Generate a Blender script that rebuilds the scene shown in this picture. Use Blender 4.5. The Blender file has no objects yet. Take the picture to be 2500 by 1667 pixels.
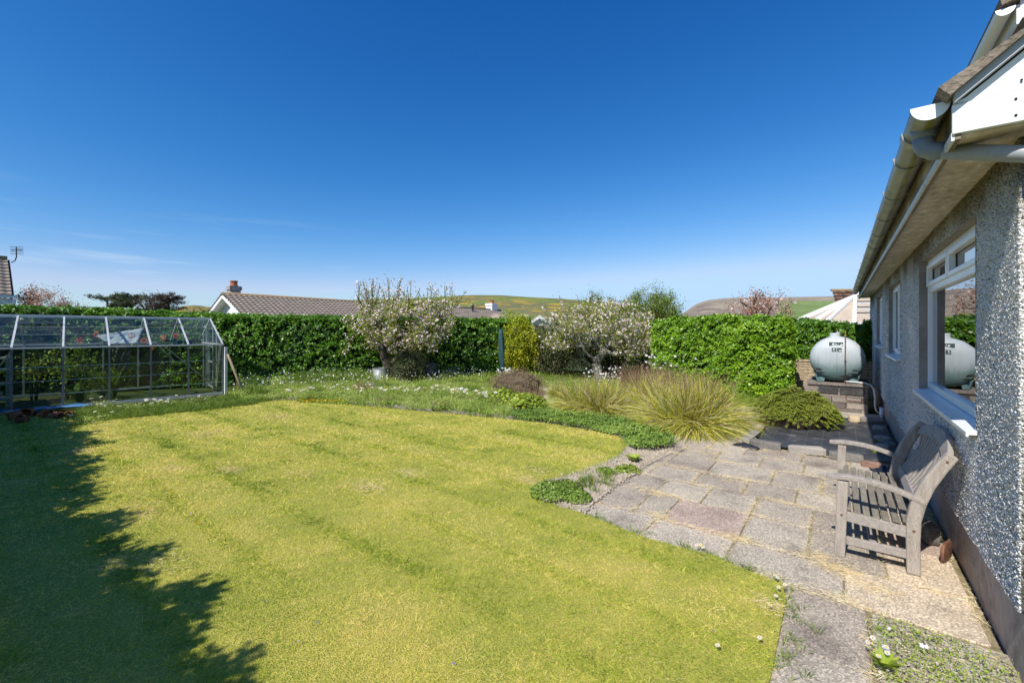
import bpy, math, random
import numpy as np
from mathutils import Vector, Matrix
random.seed(7)
RNG = np.random.default_rng(7)
sc = bpy.context.scene
COL = sc.collection
# ------------------------------------------------------------------ camera, sky, sun, exposure
CAMZ = 1.55
F = 1050.0                       # focal length in pixels of the 2500 px wide photograph
TH = math.radians(37.3)          # the camera looks 37.3 degrees left of the bungalow wall
SN, CS = math.sin(TH), math.cos(TH)
cd = bpy.data.cameras.new('camera'); cam = bpy.data.objects.new('camera', cd); COL.objects.link(cam)
cam.location = (0, 0, CAMZ); cam.rotation_euler = (math.radians(90), 0, TH)
cd.sensor_width = 36; cd.lens = 36 * F / 2500; cd.clip_start = .05; cd.clip_end = 8000
cd.shift_y = -26.5 / 2500
sc.camera = cam
sc.view_settings.view_transform = 'Standard'; sc.view_settings.look = 'None'
sc.view_settings.exposure = 0.42; sc.view_settings.gamma = 1
SUN_EL = math.radians(47); SUN_AZ = math.radians(2.6)
w = bpy.data.worlds.new("World"); sc.world = w; w.use_nodes = True
nt = w.node_tree; N = nt.nodes; L = nt.links
bg = N['Background']
sky = N.new('ShaderNodeTexSky'); sky.sky_type = 'NISHITA'; sky.sun_disc = False
sky.sun_elevation = SUN_EL; sky.sun_rotation = math.pi + SUN_AZ
sky.air_density = 1.0; sky.dust_density = .25; sky.ozone_density = 3.2; sky.altitude = 20
sp0 = N.new('ShaderNodeSeparateColor'); cb0 = N.new('ShaderNodeCombineColor'); L.new(sky.outputs[0], sp0.inputs[0])
for k_, (ex, am, mxv) in enumerate([(2.40, .143, 3.4), (1.298, .517, 5.0), (.925, 1.168, 6.85)]):   # the deep polarised blue of this clear spring sky
    p_ = N.new('ShaderNodeMath'); p_.operation = 'POWER'; p_.inputs[1].default_value = ex; L.new(sp0.outputs[k_], p_.inputs[0])
    q_ = N.new('ShaderNodeMath'); q_.operation = 'MULTIPLY'; q_.inputs[1].default_value = am; L.new(p_.outputs[0], q_.inputs[0])
    r_ = N.new('ShaderNodeMath'); r_.operation = 'SMOOTH_MIN'; r_.inputs[1].default_value = mxv*1.04; r_.inputs[2].default_value = mxv*.28; L.new(q_.outputs[0], r_.inputs[0]); L.new(r_.outputs[0], cb0.inputs[k_])
# faint cirrus low over the left
tc = N.new('ShaderNodeTexCoord'); mp = N.new('ShaderNodeMapping'); mp.inputs['Scale'].default_value = (2.2, 2.2, 26)
mp.inputs['Rotation'].default_value = (0.05, 0.10, 0)
L.new(tc.outputs['Generated'], mp.inputs['Vector'])
nz = N.new('ShaderNodeTexNoise'); nz.inputs['Scale'].default_value = 2.0; nz.inputs['Detail'].default_value = 6
L.new(mp.outputs[0], nz.inputs['Vector'])
cr = N.new('ShaderNodeValToRGB'); cr.color_ramp.elements[0].position = .54; cr.color_ramp.elements[1].position = .8
L.new(nz.outputs['Fac'], cr.inputs[0])
sx_ = N.new('ShaderNodeSeparateXYZ'); L.new(tc.outputs['Generated'], sx_.inputs[0])
m1 = N.new('ShaderNodeMapRange'); m1.inputs['From Min'].default_value = .03; m1.inputs['From Max'].default_value = .09; L.new(sx_.outputs['Z'], m1.inputs[0])
m2 = N.new('ShaderNodeMapRange'); m2.inputs['From Min'].default_value = .24; m2.inputs['From Max'].default_value = .12; L.new(sx_.outputs['Z'], m2.inputs[0])
m3 = N.new('ShaderNodeMapRange'); m3.inputs['From Min'].default_value = -.80; m3.inputs['From Max'].default_value = -.93; L.new(sx_.outputs['X'], m3.inputs[0])
def wm(a, b):
    m = N.new('ShaderNodeMath'); m.operation = 'MULTIPLY'; L.new(a, m.inputs[0])
    if isinstance(b, float): m.inputs[1].default_value = b
    else: L.new(b, m.inputs[1])
    return m.outputs[0]
fac = wm(wm(wm(cr.outputs[0], m1.outputs[0]), wm(m2.outputs[0], m3.outputs[0])), 0.45)
mx = N.new('ShaderNodeMixRGB'); mx.inputs[2].default_value = (5.2, 6.0, 6.9, 1)
L.new(fac, mx.inputs[0]); L.new(cb0.outputs[0], mx.inputs[1]); L.new(mx.outputs[0], bg.inputs[0])
bg.inputs[1].default_value = 0.108
sd = bpy.data.lights.new('sun', 'SUN'); so = bpy.data.objects.new('sun', sd); COL.objects.link(so)
sd.energy = 4.4; sd.angle = math.radians(.5); sd.color = (1, .955, .88)
sdir = Vector((math.sin(SUN_AZ) * math.cos(SUN_EL), math.cos(SUN_AZ) * math.cos(SUN_EL), -math.sin(SUN_EL)))
so.rotation_euler = sdir.to_track_quat('-Z', 'Y').to_euler()

# ------------------------------------------------------------------ helpers
def gp(sx, sy, z=0.0):
    """point of the horizontal plane z that the photograph shows at this pixel"""
    d = F * (CAMZ - z) / (sy - 807.0); return dp(sx, d)
def dp(sx, d):
    r = (sx - 1250.0) / F * d
    return (r * CS - d * SN, r * SN + d * CS)
def hz(sy, d): return CAMZ + (807.0 - sy) / F * d
def tag(o, label=None, cat=None, group=None, kind=None):
    if label: o['label'] = label
    if cat: o['category'] = cat
    if group: o['group'] = group
    if kind: o['kind'] = kind
    return o
def thing(name, label, cat, loc=(0, 0, 0), group=None, rz=0):
    o = bpy.data.objects.new(name, None); COL.objects.link(o); o.location = loc; o.rotation_euler = (0, 0, rz)
    o.empty_display_size = .1
    return tag(o, label, cat, group)
def link(name, me, mats, parent=None, local=False):
    o = bpy.data.objects.new(name, me); COL.objects.link(o)
    for m in (mats if isinstance(mats, (list, tuple)) else [mats]): me.materials.append(m)
    if parent is not None:
        o.parent = parent
        if not local and parent.type == 'EMPTY':
            o.matrix_parent_inverse = Matrix.Translation(parent.location).inverted()
    return o
def copy_tree(o, parent=None):
    c = o.copy(); COL.objects.link(c)
    if parent is not None: c.parent = parent
    for ch in o.children: copy_tree(ch, c)
    return c
class MB:
    def __init__(s): s.v = []; s.f = []; s.m = []; s.a = []; s.mi = 0; s.rn = .5
    def add(s, vs, fs):
        b = len(s.v); s.v += [tuple(p) for p in vs]; s.a += [s.rn] * len(vs)
        s.f += [tuple(b + i for i in f) for f in fs]; s.m += [s.mi] * len(fs); return s
    def box(s, a, b):
        x0, y0, z0 = [min(a[i], b[i]) for i in range(3)]; x1, y1, z1 = [max(a[i], b[i]) for i in range(3)]
        return s.add([(x0,y0,z0),(x1,y0,z0),(x1,y1,z0),(x0,y1,z0),(x0,y0,z1),(x1,y0,z1),(x1,y1,z1),(x0,y1,z1)],
              [(0,3,2,1),(4,5,6,7),(0,1,5,4),(1,2,6,5),(2,3,7,6),(3,0,4,7)])
    def beam(s, p, q, w, h, up=(0,0,1)):
        p = Vector(p); q = Vector(q); d = (q - p).normalized(); up = Vector(up)
        if abs(d.dot(up)) > .99: up = Vector((1,0,0))
        a = d.cross(up).normalized(); b = a.cross(d).normalized(); a *= w/2; b *= h/2
        return s.add([p-a-b,p+a-b,p+a+b,p-a+b,q-a-b,q+a-b,q+a+b,q-a+b],
              [(0,1,2,3),(7,6,5,4),(0,4,5,1),(1,5,6,2),(2,6,7,3),(3,7,4,0)])
    def tube(s, pts, r, n=8, cap=True):
        pts = [Vector(p) for p in pts]; k = len(pts)
        rs = r if isinstance(r, (list, tuple)) else [r] * k
        vs = []; prev = None
        for i in range(k):
            d = (pts[min(i+1,k-1)] - pts[max(i-1,0)])
            if d.length < 1e-7: d = Vector((0,0,1))
            d.normalize()
            if prev is None: a = d.orthogonal().normalized()
            else:
                a = prev - d * prev.dot(d)
                a = a.normalized() if a.length > 1e-6 else d.orthogonal().normalized()
            prev = a; b = d.cross(a)
            for j in range(n):
                t = 2*math.pi*j/n; vs.append(pts[i] + (a*math.cos(t) + b*math.sin(t))*rs[i])
        fs = [(i*n+j, i*n+(j+1)%n, (i+1)*n+(j+1)%n, (i+1)*n+j) for i in range(k-1) for j in range(n)]
        if cap: fs += [tuple(range(n-1,-1,-1)), tuple((k-1)*n+j for j in range(n))]
        return s.add(vs, fs)
    def lathe(s, c, prof, n=20, sx=1, sy=1):
        vs = []; k = len(prof)
        for (r, z) in prof:
            for j in range(n):
                t = 2*math.pi*j/n; vs.append((c[0]+r*math.cos(t)*sx, c[1]+r*math.sin(t)*sy, c[2]+z))
        fs = [(i*n+j, i*n+(j+1)%n, (i+1)*n+(j+1)%n, (i+1)*n+j) for i in range(k-1) for j in range(n)]
        fs += [tuple(range(n-1,-1,-1)), tuple((k-1)*n+j for j in range(n))]
        return s.add(vs, fs)
    def prism(s, poly, z0, z1):
        n = len(poly)
        vs = [(p[0],p[1],z0) for p in poly] + [(p[0],p[1],z1) for p in poly]
        ar = sum(poly[i][0]*poly[(i+1)%n][1]-poly[(i+1)%n][0]*poly[i][1] for i in range(n))
        fs = [tuple(range(n-1,-1,-1)), tuple(range(n,2*n))] + [(i,(i+1)%n,n+(i+1)%n,n+i) for i in range(n)]
        if ar < 0: fs = [tuple(reversed(f)) for f in fs]
        return s.add(vs, fs)
    def extr(s, poly, vec):
        """planar polygon of 3-D points pushed along vec"""
        n = len(poly); v = Vector(vec)
        return s.add([Vector(p) for p in poly] + [Vector(p)+v for p in poly],
                     [tuple(range(n-1,-1,-1)), tuple(range(n,2*n))] + [(i,(i+1)%n,n+(i+1)%n,n+i) for i in range(n)])
    def build(s, name, mats, parent=None, local=False, smooth=False, bevel=0, fix=True):
        me = bpy.data.meshes.new(name); me.from_pydata(s.v, [], s.f)
        me.attributes.new('rnd', 'FLOAT', 'POINT').data.foreach_set('value', s.a)
        me.polygons.foreach_set('material_index', s.m)
        if smooth: me.polygons.foreach_set('use_smooth', [True]*len(s.f))
        me.update()
        if fix:
            import bmesh
            bm = bmesh.new(); bm.from_mesh(me); bmesh.ops.recalc_face_normals(bm, faces=bm.faces); bm.to_mesh(me); bm.free()
        o = link(name, me, mats, parent, local)
        if bevel:
            b = o.modifiers.new('b', 'BEVEL'); b.width = bevel; b.segments = 2; b.limit_method = 'ANGLE'; b.harden_normals = False
        return o
def np_mesh(name, V, Fq, rnd, mats, parent=None, local=False, smooth=False):
    """V (n,3), Fq (m,k) all polygons with k corners"""
    me = bpy.data.meshes.new(name); V = np.ascontiguousarray(V, np.float32)
    Fq = np.ascontiguousarray(Fq, np.int32); m, k = Fq.shape
    me.vertices.add(len(V)); me.vertices.foreach_set('co', V.ravel())
    me.loops.add(m*k); me.loops.foreach_set('vertex_index', Fq.ravel())
    me.polygons.add(m); me.polygons.foreach_set('loop_start', np.arange(0, m*k, k, dtype=np.int32))
    if rnd is not None:
        me.attributes.new('rnd', 'FLOAT', 'POINT').data.foreach_set('value', np.ascontiguousarray(rnd, np.float32))
    if smooth: me.polygons.foreach_set('use_smooth', np.ones(m, bool))
    me.update(calc_edges=True)
    return link(name, me, mats, parent, local)
def nrm(a): return a / np.maximum(np.linalg.norm(a, axis=1, keepdims=True), 1e-9)
def rdir(n): return nrm(RNG.normal(size=(n,3)))
def leaf_arrays(P, A, Nn, Ln, Wd, rnd):
    B = nrm(np.cross(Nn, A)); n = len(P); Nn = nrm(np.cross(A, B))
    Ln = np.broadcast_to(Ln, (n,))[:,None]; Wd = np.broadcast_to(Wd, (n,))[:,None]
    V = np.stack([P, P+A*Ln*.5+B*Wd*.5+Nn*Wd*.12, P+A*Ln-Nn*Ln*.08, P+A*Ln*.5-B*Wd*.5+Nn*Wd*.12], 1).reshape(-1,3)
    Q = np.arange(4*n).reshape(n,4)
    return V, Q, np.repeat(rnd, 4)
def leaves(name, P, A, Nn, Ln, Wd, mats, parent=None, rnd=None, local=False):
    if rnd is None: rnd = RNG.random(len(P))
    V, Q, R = leaf_arrays(P, A, Nn, Ln, Wd, rnd)
    return np_mesh(name, V, Q, R, mats, parent, local)
def blades(name, P, D, Ln, Wd, bend, seg, mats, parent=None, rnd=None, local=False, droop=None, curl=0):
    """ribbons that start at P along D (unit) and bend over; droop direction = horizontal part of D"""
    n = len(P); Ln = np.broadcast_to(Ln,(n,))[:,None]; Wd = np.broadcast_to(Wd,(n,))[:,None]; bend = np.broadcast_to(bend,(n,))[:,None]
    if rnd is None: rnd = RNG.random(n)
    H = D.copy(); H[:,2] = 0; H = nrm(H + 1e-6)
    a = RNG.random(n)*2*math.pi
    S = nrm(np.cross(D, np.stack([np.cos(a),np.sin(a),0*a+.2],1)))
    Hp = np.stack([-H[:,1],H[:,0],0*H[:,0]],1)*(RNG.normal(size=n)*curl)[:,None] if curl else np.zeros_like(H)
    rows = []
    for i in range(seg+1):
        t = i/seg
        C = P + D*Ln*t + (H*.5 - np.array([0,0,1.0]))*(bend*Ln*t*t) + Hp*Ln*t*t
        wd = Wd*(1-t**1.6)*.5 + 1e-5
        rows += [C - S*wd, C + S*wd]
    V = np.stack(rows, 1).reshape(-1,3); k = 2*(seg+1)
    base = (np.arange(n)*k)[:,None,None]
    q = np.array([[2*i,2*i+1,2*i+3,2*i+2] for i in range(seg)])[None]
    Q = (base+q).reshape(-1,4)
    return np_mesh(name, V, Q, np.repeat(rnd,k), mats, parent, local)
def inpoly(X, Y, poly):
    ins = np.zeros(len(X), bool); n = len(poly)
    for i in range(n):
        x0,y0 = poly[i]; x1,y1 = poly[(i+1)%n]
        c = ((y0>Y)!=(y1>Y)); 
        with np.errstate(divide='ignore', invalid='ignore'):
            xi = (x1-x0)*(Y-y0)/(y1-y0+1e-12)+x0
        ins ^= c & (X < xi)
    return ins
def in_poly_pts(poly, n):
    a = np.array(poly); lo = a.min(0); hi = a.max(0); out = []
    tot = 0
    while tot < n:
        p = lo + RNG.random((n*2,2))*(hi-lo); p = p[inpoly(p[:,0],p[:,1],poly)]; out.append(p); tot += len(p)
    return np.concatenate(out)[:n]
def wob(x, y, z=0, s=1.0, ph=0):
    """cheap smooth noise in -1..1"""
    x = np.asarray(x)*s; y = np.asarray(y)*s; z = np.asarray(z)*s
    return (np.sin(1.7*x+2.3*y+ph)+np.sin(-2.9*x+1.3*y+1.9*z+2*ph+1)+np.sin(3.7*y-1.1*x+2.7*z+ph*3+2)+np.sin(5.1*x+4.3*z-3.3*y+ph))/4

# ------------------------------------------------------------------ materials
MATS = {}
def newmat(name):
    m = bpy.data.materials.new(name); m.use_nodes = True; MATS[name] = m
    return m, m.node_tree.nodes, m.node_tree.links, m.node_tree.nodes['Principled BSDF']
def ramp(Nn, cols):
    r = Nn.new('ShaderNodeValToRGB'); e = r.color_ramp.elements
    while len(e) < len(cols): e.new(.5)
    for i, (p, c) in enumerate(cols): e[i].position = p; e[i].color = (*c, 1)
    return r
def pmat(name, cols, scale=5, rough=.8, bump=0, bscale=None, detail=6, spec=.3, metal=0, stretch=(1,1,1), rnd=0.0, bdist=.01, fine=0):
    """noise -> colour ramp, noise bump; rnd mixes the per-piece 'rnd' attribute into the ramp position"""
    m, Nn, Ln, b = newmat(name)
    t = Nn.new('ShaderNodeTexCoord'); mp = Nn.new('ShaderNodeMapping'); mp.inputs['Scale'].default_value = stretch
    Ln.new(t.outputs['Object'], mp.inputs[0])
    n = Nn.new('ShaderNodeTexNoise'); n.inputs['Scale'].default_value = scale; n.inputs['Detail'].default_value = detail; n.inputs['Roughness'].default_value = .62
    Ln.new(mp.outputs[0], n.inputs['Vector'])
    src = n.outputs['Fac']
    if fine:
        n3 = Nn.new('ShaderNodeTexNoise'); n3.inputs['Scale'].default_value = fine; n3.inputs['Detail'].default_value = 3
        Ln.new(mp.outputs[0], n3.inputs['Vector'])
        mm = Nn.new('ShaderNodeMixRGB'); mm.inputs[0].default_value = .5; Ln.new(src, mm.inputs[1]); Ln.new(n3.outputs['Fac'], mm.inputs[2]); src = mm.outputs[0]
    if rnd:
        at = Nn.new('ShaderNodeAttribute'); at.attribute_name = 'rnd'
        mm = Nn.new('ShaderNodeMixRGB'); mm.inputs[0].default_value = rnd; Ln.new(src, mm.inputs[1]); Ln.new(at.outputs['Fac'], mm.inputs[2]); src = mm.outputs[0]
    r = ramp(Nn, cols); Ln.new(src, r.inputs[0]); Ln.new(r.outputs[0], b.inputs['Base Color'])
    b.inputs['Roughness'].default_value = rough; b.inputs['Specular IOR Level'].default_value = spec; b.inputs['Metallic'].default_value = metal
    if bump:
        n2 = Nn.new('ShaderNodeTexNoise'); n2.inputs['Scale'].default_value = bscale or scale*6; n2.inputs['Detail'].default_value = 5
        Ln.new(mp.outputs[0], n2.inputs['Vector'])
        bp = Nn.new('ShaderNodeBump'); bp.inputs['Strength'].default_value = bump; bp.inputs['Distance'].default_value = bdist
        Ln.new(n2.outputs['Fac'], bp.inputs['Height']); Ln.new(bp.outputs[0], b.inputs['Normal'])
    return m
def leafmat(name, cols, rough=.45, trans=.3, spec=.4, nscale=1.2, nmix=.35):
    m, Nn, Ln, b = newmat(name)
    at = Nn.new('ShaderNodeAttribute'); at.attribute_name = 'rnd'
    t = Nn.new('ShaderNodeTexCoord')
    n = Nn.new('ShaderNodeTexNoise'); n.inputs['Scale'].default_value = nscale; n.inputs['Detail'].default_value = 4
    Ln.new(t.outputs['Object'], n.inputs['Vector'])
    mr = Nn.new('ShaderNodeMapRange'); mr.inputs['From Min'].default_value = .3; mr.inputs['From Max'].default_value = .7; Ln.new(n.outputs['Fac'], mr.inputs[0])
    mm = Nn.new('ShaderNodeMixRGB'); mm.inputs[0].default_value = nmix
    Ln.new(at.outputs['Fac'], mm.inputs[1]); Ln.new(mr.outputs[0], mm.inputs[2])
    r = ramp(Nn, cols); Ln.new(mm.outputs[0], r.inputs[0]); Ln.new(r.outputs[0], b.inputs['Base Color'])
    b.inputs['Roughness'].default_value = rough; b.inputs['Specular IOR Level'].default_value = spec
    if trans:
        tr = Nn.new('ShaderNodeBsdfTranslucent'); mx = Nn.new('ShaderNodeMixShader'); mx.inputs[0].default_value = trans
        Ln.new(r.outputs[0], tr.inputs[0]); Ln.new(b.outputs[0], mx.inputs[1]); Ln.new(tr.outputs[0], mx.inputs[2])
        Ln.new(mx.outputs[0], Nn['Material Output'].inputs['Surface'])
    return m

M = {}
M['soil'] = pmat('soil', [(.3,(.26,.21,.15)),(.5,(.48,.41,.32)),(.72,(.66,.58,.47))], 9, .95, .9, 60, bdist=.02, fine=90)
M['ground'] = pmat('ground_mat', [(.35,(.05,.07,.02)),(.6,(.10,.12,.035)),(.8,(.14,.12,.06))], .8, .95, .4, 20)
LAWNC = [(.0,(.04,.08,.010)),(.18,(.15,.26,.024)),(.36,(.41,.49,.055)),(.54,(.68,.65,.12)),(.74,(.90,.76,.27)),(1,(.90,.62,.26))]
M['lawn'] = pmat('lawn_mat', [(.25,(.11,.15,.022)),(.45,(.31,.32,.05)),(.6,(.48,.41,.09)),(.8,(.58,.40,.15))], 1.4, .97, .8, 120, fine=70, bdist=.02)
M['blade'] = leafmat('grass_blade', LAWNC, .9, .3, .03, 2.2, .30)
M['rough_grass'] = leafmat('rough_grass', [(0,(.07,.13,.02)),(.5,(.17,.27,.035)),(.85,(.30,.38,.06)),(1,(.44,.38,.15))], .55, .3, .25, 1.5, .3)
M['slab'] = None
def slabmat():
    m, Nn, Ln, b = newmat('concrete_slab')
    t = Nn.new('ShaderNodeTexCoord')
    at = Nn.new('ShaderNodeAttribute'); at.attribute_name = 'rnd'
    base = ramp(Nn, [(0,(.34,.30,.255)),(.2,(.40,.36,.305)),(.42,(.37,.33,.28)),(.6,(.43,.385,.32)),(.80,(.40,.32,.275)),(.83,(.36,.32,.27)),(.9,(.52,.44,.34)),(1,(.57,.48,.37))])
    base.color_ramp.interpolation = 'CONSTANT'
    Ln.new(at.outputs['Fac'], base.inputs[0])
    vor = Nn.new('ShaderNodeTexVoronoi'); vor.inputs['Scale'].default_value = 120; Ln.new(t.outputs['Object'], vor.inputs['Vector'])
    ag = ramp(Nn, [(0,(.38,.36,.34)),(.3,(.80,.78,.76)),(.6,(1.15,1.12,1.07)),(.85,(1.75,1.7,1.62))]); Ln.new(vor.outputs['Color'], ag.inputs[0])
    mu = Nn.new('ShaderNodeMixRGB'); mu.blend_type = 'MULTIPLY'; mu.inputs[0].default_value = .78; Ln.new(base.outputs[0], mu.inputs[1]); Ln.new(ag.outputs[0], mu.inputs[2])
    n = Nn.new('ShaderNodeTexNoise'); n.inputs['Scale'].default_value = 3.2; n.inputs['Detail'].default_value = 7; Ln.new(t.outputs['Object'], n.inputs['Vector'])
    st = ramp(Nn, [(.30,(.55,.52,.50)),(.46,(.98,.96,.93)),(.7,(1.15,1.12,1.05))]); Ln.new(n.outputs['Fac'], st.inputs[0])
    m2 = Nn.new('ShaderNodeMixRGB'); m2.blend_type = 'MULTIPLY'; m2.inputs[0].default_value = .75; Ln.new(mu.outputs[0], m2.inputs[1]); Ln.new(st.outputs[0], m2.inputs[2])
    Ln.new(m2.outputs[0], b.inputs['Base Color']); b.inputs['Roughness'].default_value = .9; b.inputs['Specular IOR Level'].default_value = .2
    bp = Nn.new('ShaderNodeBump'); bp.inputs['Strength'].default_value = .7; bp.inputs['Distance'].default_value = .006
    Ln.new(vor.outputs['Distance'], bp.inputs['Height'])
    bp2 = Nn.new('ShaderNodeBump'); bp2.inputs['Strength'].default_value = .5; bp2.inputs['Distance'].default_value = .02; Ln.new(n.outputs['Fac'], bp2.inputs['Height']); Ln.new(bp.outputs[0], bp2.inputs['Normal'])
    Ln.new(bp2.outputs[0], b.inputs['Normal'])
    return m
M['slab'] = slabmat()
M['joint'] = pmat('joint_sand', [(.3,(.14,.12,.065)),(.6,(.36,.29,.17))], 12, .95, .6, 80)
M['straw'] = leafmat('dry_straw', [(0,(.56,.38,.18)),(.4,(.80,.66,.38)),(.85,(.88,.80,.56)),(1,(.34,.38,.08))], .7, .2, .2)
M['hedge'] = leafmat('hedge_leaf', [(0,(.03,.075,.007)),(.4,(.095,.23,.014)),(.75,(.19,.37,.024)),(1,(.40,.50,.045))], .40, .25, .5, .9, .25)
M['hedge2'] = leafmat('hedge_leaf_bright', [(0,(.06,.13,.010)),(.4,(.17,.33,.018)),(.75,(.31,.50,.028)),(1,(.52,.60,.05))], .38, .25, .5, .9, .25)
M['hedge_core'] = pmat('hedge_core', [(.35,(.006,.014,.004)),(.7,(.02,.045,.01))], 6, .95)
M['gold'] = leafmat('golden_leaf', [(0,(.14,.20,.01)),(.5,(.42,.46,.02)),(1,(.68,.64,.03))], .4, .3)
M['lime'] = leafmat('lime_leaf', [(0,(.14,.22,.025)),(.5,(.30,.40,.04)),(1,(.46,.52,.08))], .45, .3)
M['darkleaf'] = leafmat('dark_shrub_leaf', [(0,(.035,.042,.016)),(.5,(.10,.115,.045)),(.85,(.19,.195,.09)),(1,(.24,.18,.12))], .5, .2)
M['apple_leaf'] = leafmat('apple_leaf', [(0,(.12,.17,.018)),(.5,(.33,.38,.04)),(.9,(.54,.54,.07)),(1,(.46,.26,.10))], .5, .4)
M['blossom'] = leafmat('blossom', [(0,(.62,.36,.38)),(.3,(.80,.64,.62)),(.65,(.86,.78,.74)),(1,(.89,.85,.82))], .6, .3, .2)
M['pinkleaf'] = leafmat('copper_leaf', [(0,(.30,.13,.07)),(.5,(.55,.30,.20)),(.8,(.70,.50,.42)),(1,(.38,.30,.08))], .6, .3, .2)
M['haw'] = leafmat('hawthorn_leaf', [(0,(.08,.12,.018)),(.6,(.20,.28,.04)),(1,(.36,.42,.07))], .5, .3)
M['conifer'] = leafmat('conifer_leaf', [(0,(.03,.05,.018)),(.6,(.09,.12,.04)),(1,(.17,.19,.07))], .6, .15)
M['brownleaf'] = leafmat('brown_leaf', [(0,(.04,.025,.02)),(.6,(.10,.07,.05)),(1,(.16,.13,.08))], .7, .15)
M['heather'] = leafmat('heather_leaf', [(0,(.15,.08,.045)),(.4,(.32,.20,.12)),(.62,(.36,.32,.15)),(1,(.42,.43,.19))], .7, .15, .2, 5, .4)
M['juniper'] = leafmat('cotoneaster_leaf', [(0,(.10,.15,.018)),(.5,(.28,.36,.04)),(.85,(.44,.50,.08)),(1,(.46,.32,.16))], .5, .2)
M['clump'] = leafmat('clump_blade', [(0,(.06,.10,.012)),(.25,(.22,.28,.025)),(.45,(.50,.50,.05)),(.60,(.68,.62,.10)),(.78,(.66,.54,.30)),(1,(.84,.74,.56))], .5, .25, .3, 4, .10)
M['stalk'] = leafmat('flower_stalk', [(0,(.14,.08,.04)),(.6,(.30,.19,.11)),(1,(.44,.33,.20))], .7, .1)
M['border'] = leafmat('border_leaf', [(0,(.11,.10,.05)),(.2,(.13,.19,.03)),(.42,(.28,.39,.06)),(.7,(.44,.52,.12)),(.9,(.56,.55,.27)),(1,(.42,.28,.16))], .6, .25, .3, 2.6, .5)
M['geranium'] = leafmat('geranium_leaf', [(0,(.07,.13,.018)),(.5,(.22,.34,.05)),(1,(.42,.52,.11))], .5, .25)
M['white_petal'] = leafmat('white_petal', [(0,(.72,.70,.74)),(1,(.88,.87,.86))], .6, .25, .2)
M['yellow_petal'] = leafmat('yellow_petal', [(0,(.75,.45,.02)),(1,(.85,.65,.04))], .6, .2, .2)
M['violet_petal'] = leafmat('violet_petal', [(0,(.16,.10,.5)),(1,(.3,.2,.65))], .6, .2, .2)
M['fern'] = leafmat('fern_leaf', [(0,(.10,.17,.02)),(1,(.28,.40,.06))], .5, .4)
M['bark'] = pmat('bark', [(.3,(.05,.04,.03)),(.6,(.13,.105,.08)),(.8,(.22,.20,.16))], 12, .9, .7, 60, stretch=(1,1,.4))
M['bark_pale'] = pmat('bark_lichen', [(.3,(.09,.08,.06)),(.55,(.22,.21,.17)),(.8,(.38,.37,.32))], 10, .9, .7, 60)
M['alu'] = pmat('aluminium', [(.3,(.48,.49,.49)),(.6,(.66,.67,.67)),(.8,(.76,.76,.76))], 8, .45, .1, 60, metal=.3, fine=40)
M['alu_dull'] = pmat('aluminium_dull', [(.3,(.14,.15,.16)),(.6,(.24,.25,.27)),(.85,(.40,.41,.42))], 6, .5, .1, 60, metal=.6, fine=40)
M['white_paint'] = pmat('white_paint', [(.2,(.58,.56,.50)),(.45,(.80,.80,.78)),(.8,(.86,.86,.85))], 3, .42, .05, 40, fine=30)
M['upvc'] = pmat('white_upvc', [(.2,(.70,.70,.68)),(.5,(.84,.85,.85))], 3, .3)
M['soffit'] = pmat('soffit_board', [(.3,(.30,.24,.17)),(.48,(.54,.47,.38)),(.60,(.66,.60,.52)),(.66,(.84,.82,.78))], 4.2, .8, .3, 30, stretch=(1,.5,1), fine=24)
M['timber_grey'] = pmat('weathered_teak', [(.25,(.17,.145,.125)),(.5,(.36,.32,.285)),(.72,(.50,.46,.41)),(.9,(.60,.58,.52))], 7, .8, .6, 60, stretch=(5,1,5), fine=70)
M['timber_leg'] = pmat('weathered_teak_upright', [(.25,(.17,.14,.115)),(.5,(.37,.325,.28)),(.72,(.50,.45,.39)),(.9,(.60,.56,.49))], 7, .8, .6, 60, stretch=(5,5,.8), fine=60)
M['timber_slat'] = pmat('lichen_slat', [(.3,(.09,.078,.06)),(.5,(.22,.195,.155)),(.65,(.33,.30,.24)),(.82,(.50,.48,.42))], 10, .85, .6, 70, stretch=(4,1,4), fine=60, rnd=.15)
M['post_wood'] = pmat('post_wood', [(.3,(.16,.13,.08)),(.7,(.38,.32,.20))], 8, .85, .5, 50, stretch=(3,3,.6))
M['roof_tile'] = pmat('roof_tile', [(.3,(.24,.18,.135)),(.5,(.37,.29,.22)),(.75,(.47,.38,.29))], 3, .9, .5, 40, fine=25, rnd=.08)
M['roof_tile2'] = pmat('roof_tile_mossy', [(.3,(.10,.085,.065)),(.5,(.22,.18,.14)),(.68,(.30,.25,.20)),(.85,(.36,.34,.28))], 7, .95, .9, 60, fine=60, bdist=.015)
M['roof_brown'] = pmat('roof_tile_brown', [(.3,(.12,.07,.05)),(.6,(.22,.13,.09)),(.85,(.32,.22,.13))], 3, .9, .4, 30, rnd=.4)
M['lichen'] = pmat('ridge_lichen', [(.3,(.20,.17,.14)),(.55,(.30,.22,.12)),(.75,(.42,.27,.07))], 4, .9, .5, 40)
M['render_white'] = pmat('white_render', [(.3,(.66,.66,.65)),(.7,(.80,.80,.79))], 2, .8, .2, 60)
M['terracotta'] = pmat('terracotta', [(.3,(.26,.09,.045)),(.6,(.42,.16,.08)),(.85,(.50,.26,.16))], 9, .85, .3, 50, rnd=.4)
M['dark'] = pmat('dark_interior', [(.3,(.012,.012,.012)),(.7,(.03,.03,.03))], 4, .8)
M['black_plastic'] = pmat('black_plastic', [(.3,(.012,.013,.015)),(.7,(.04,.042,.05))], 5, .35, .5, 20, spec=.5, bdist=.02)
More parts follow.
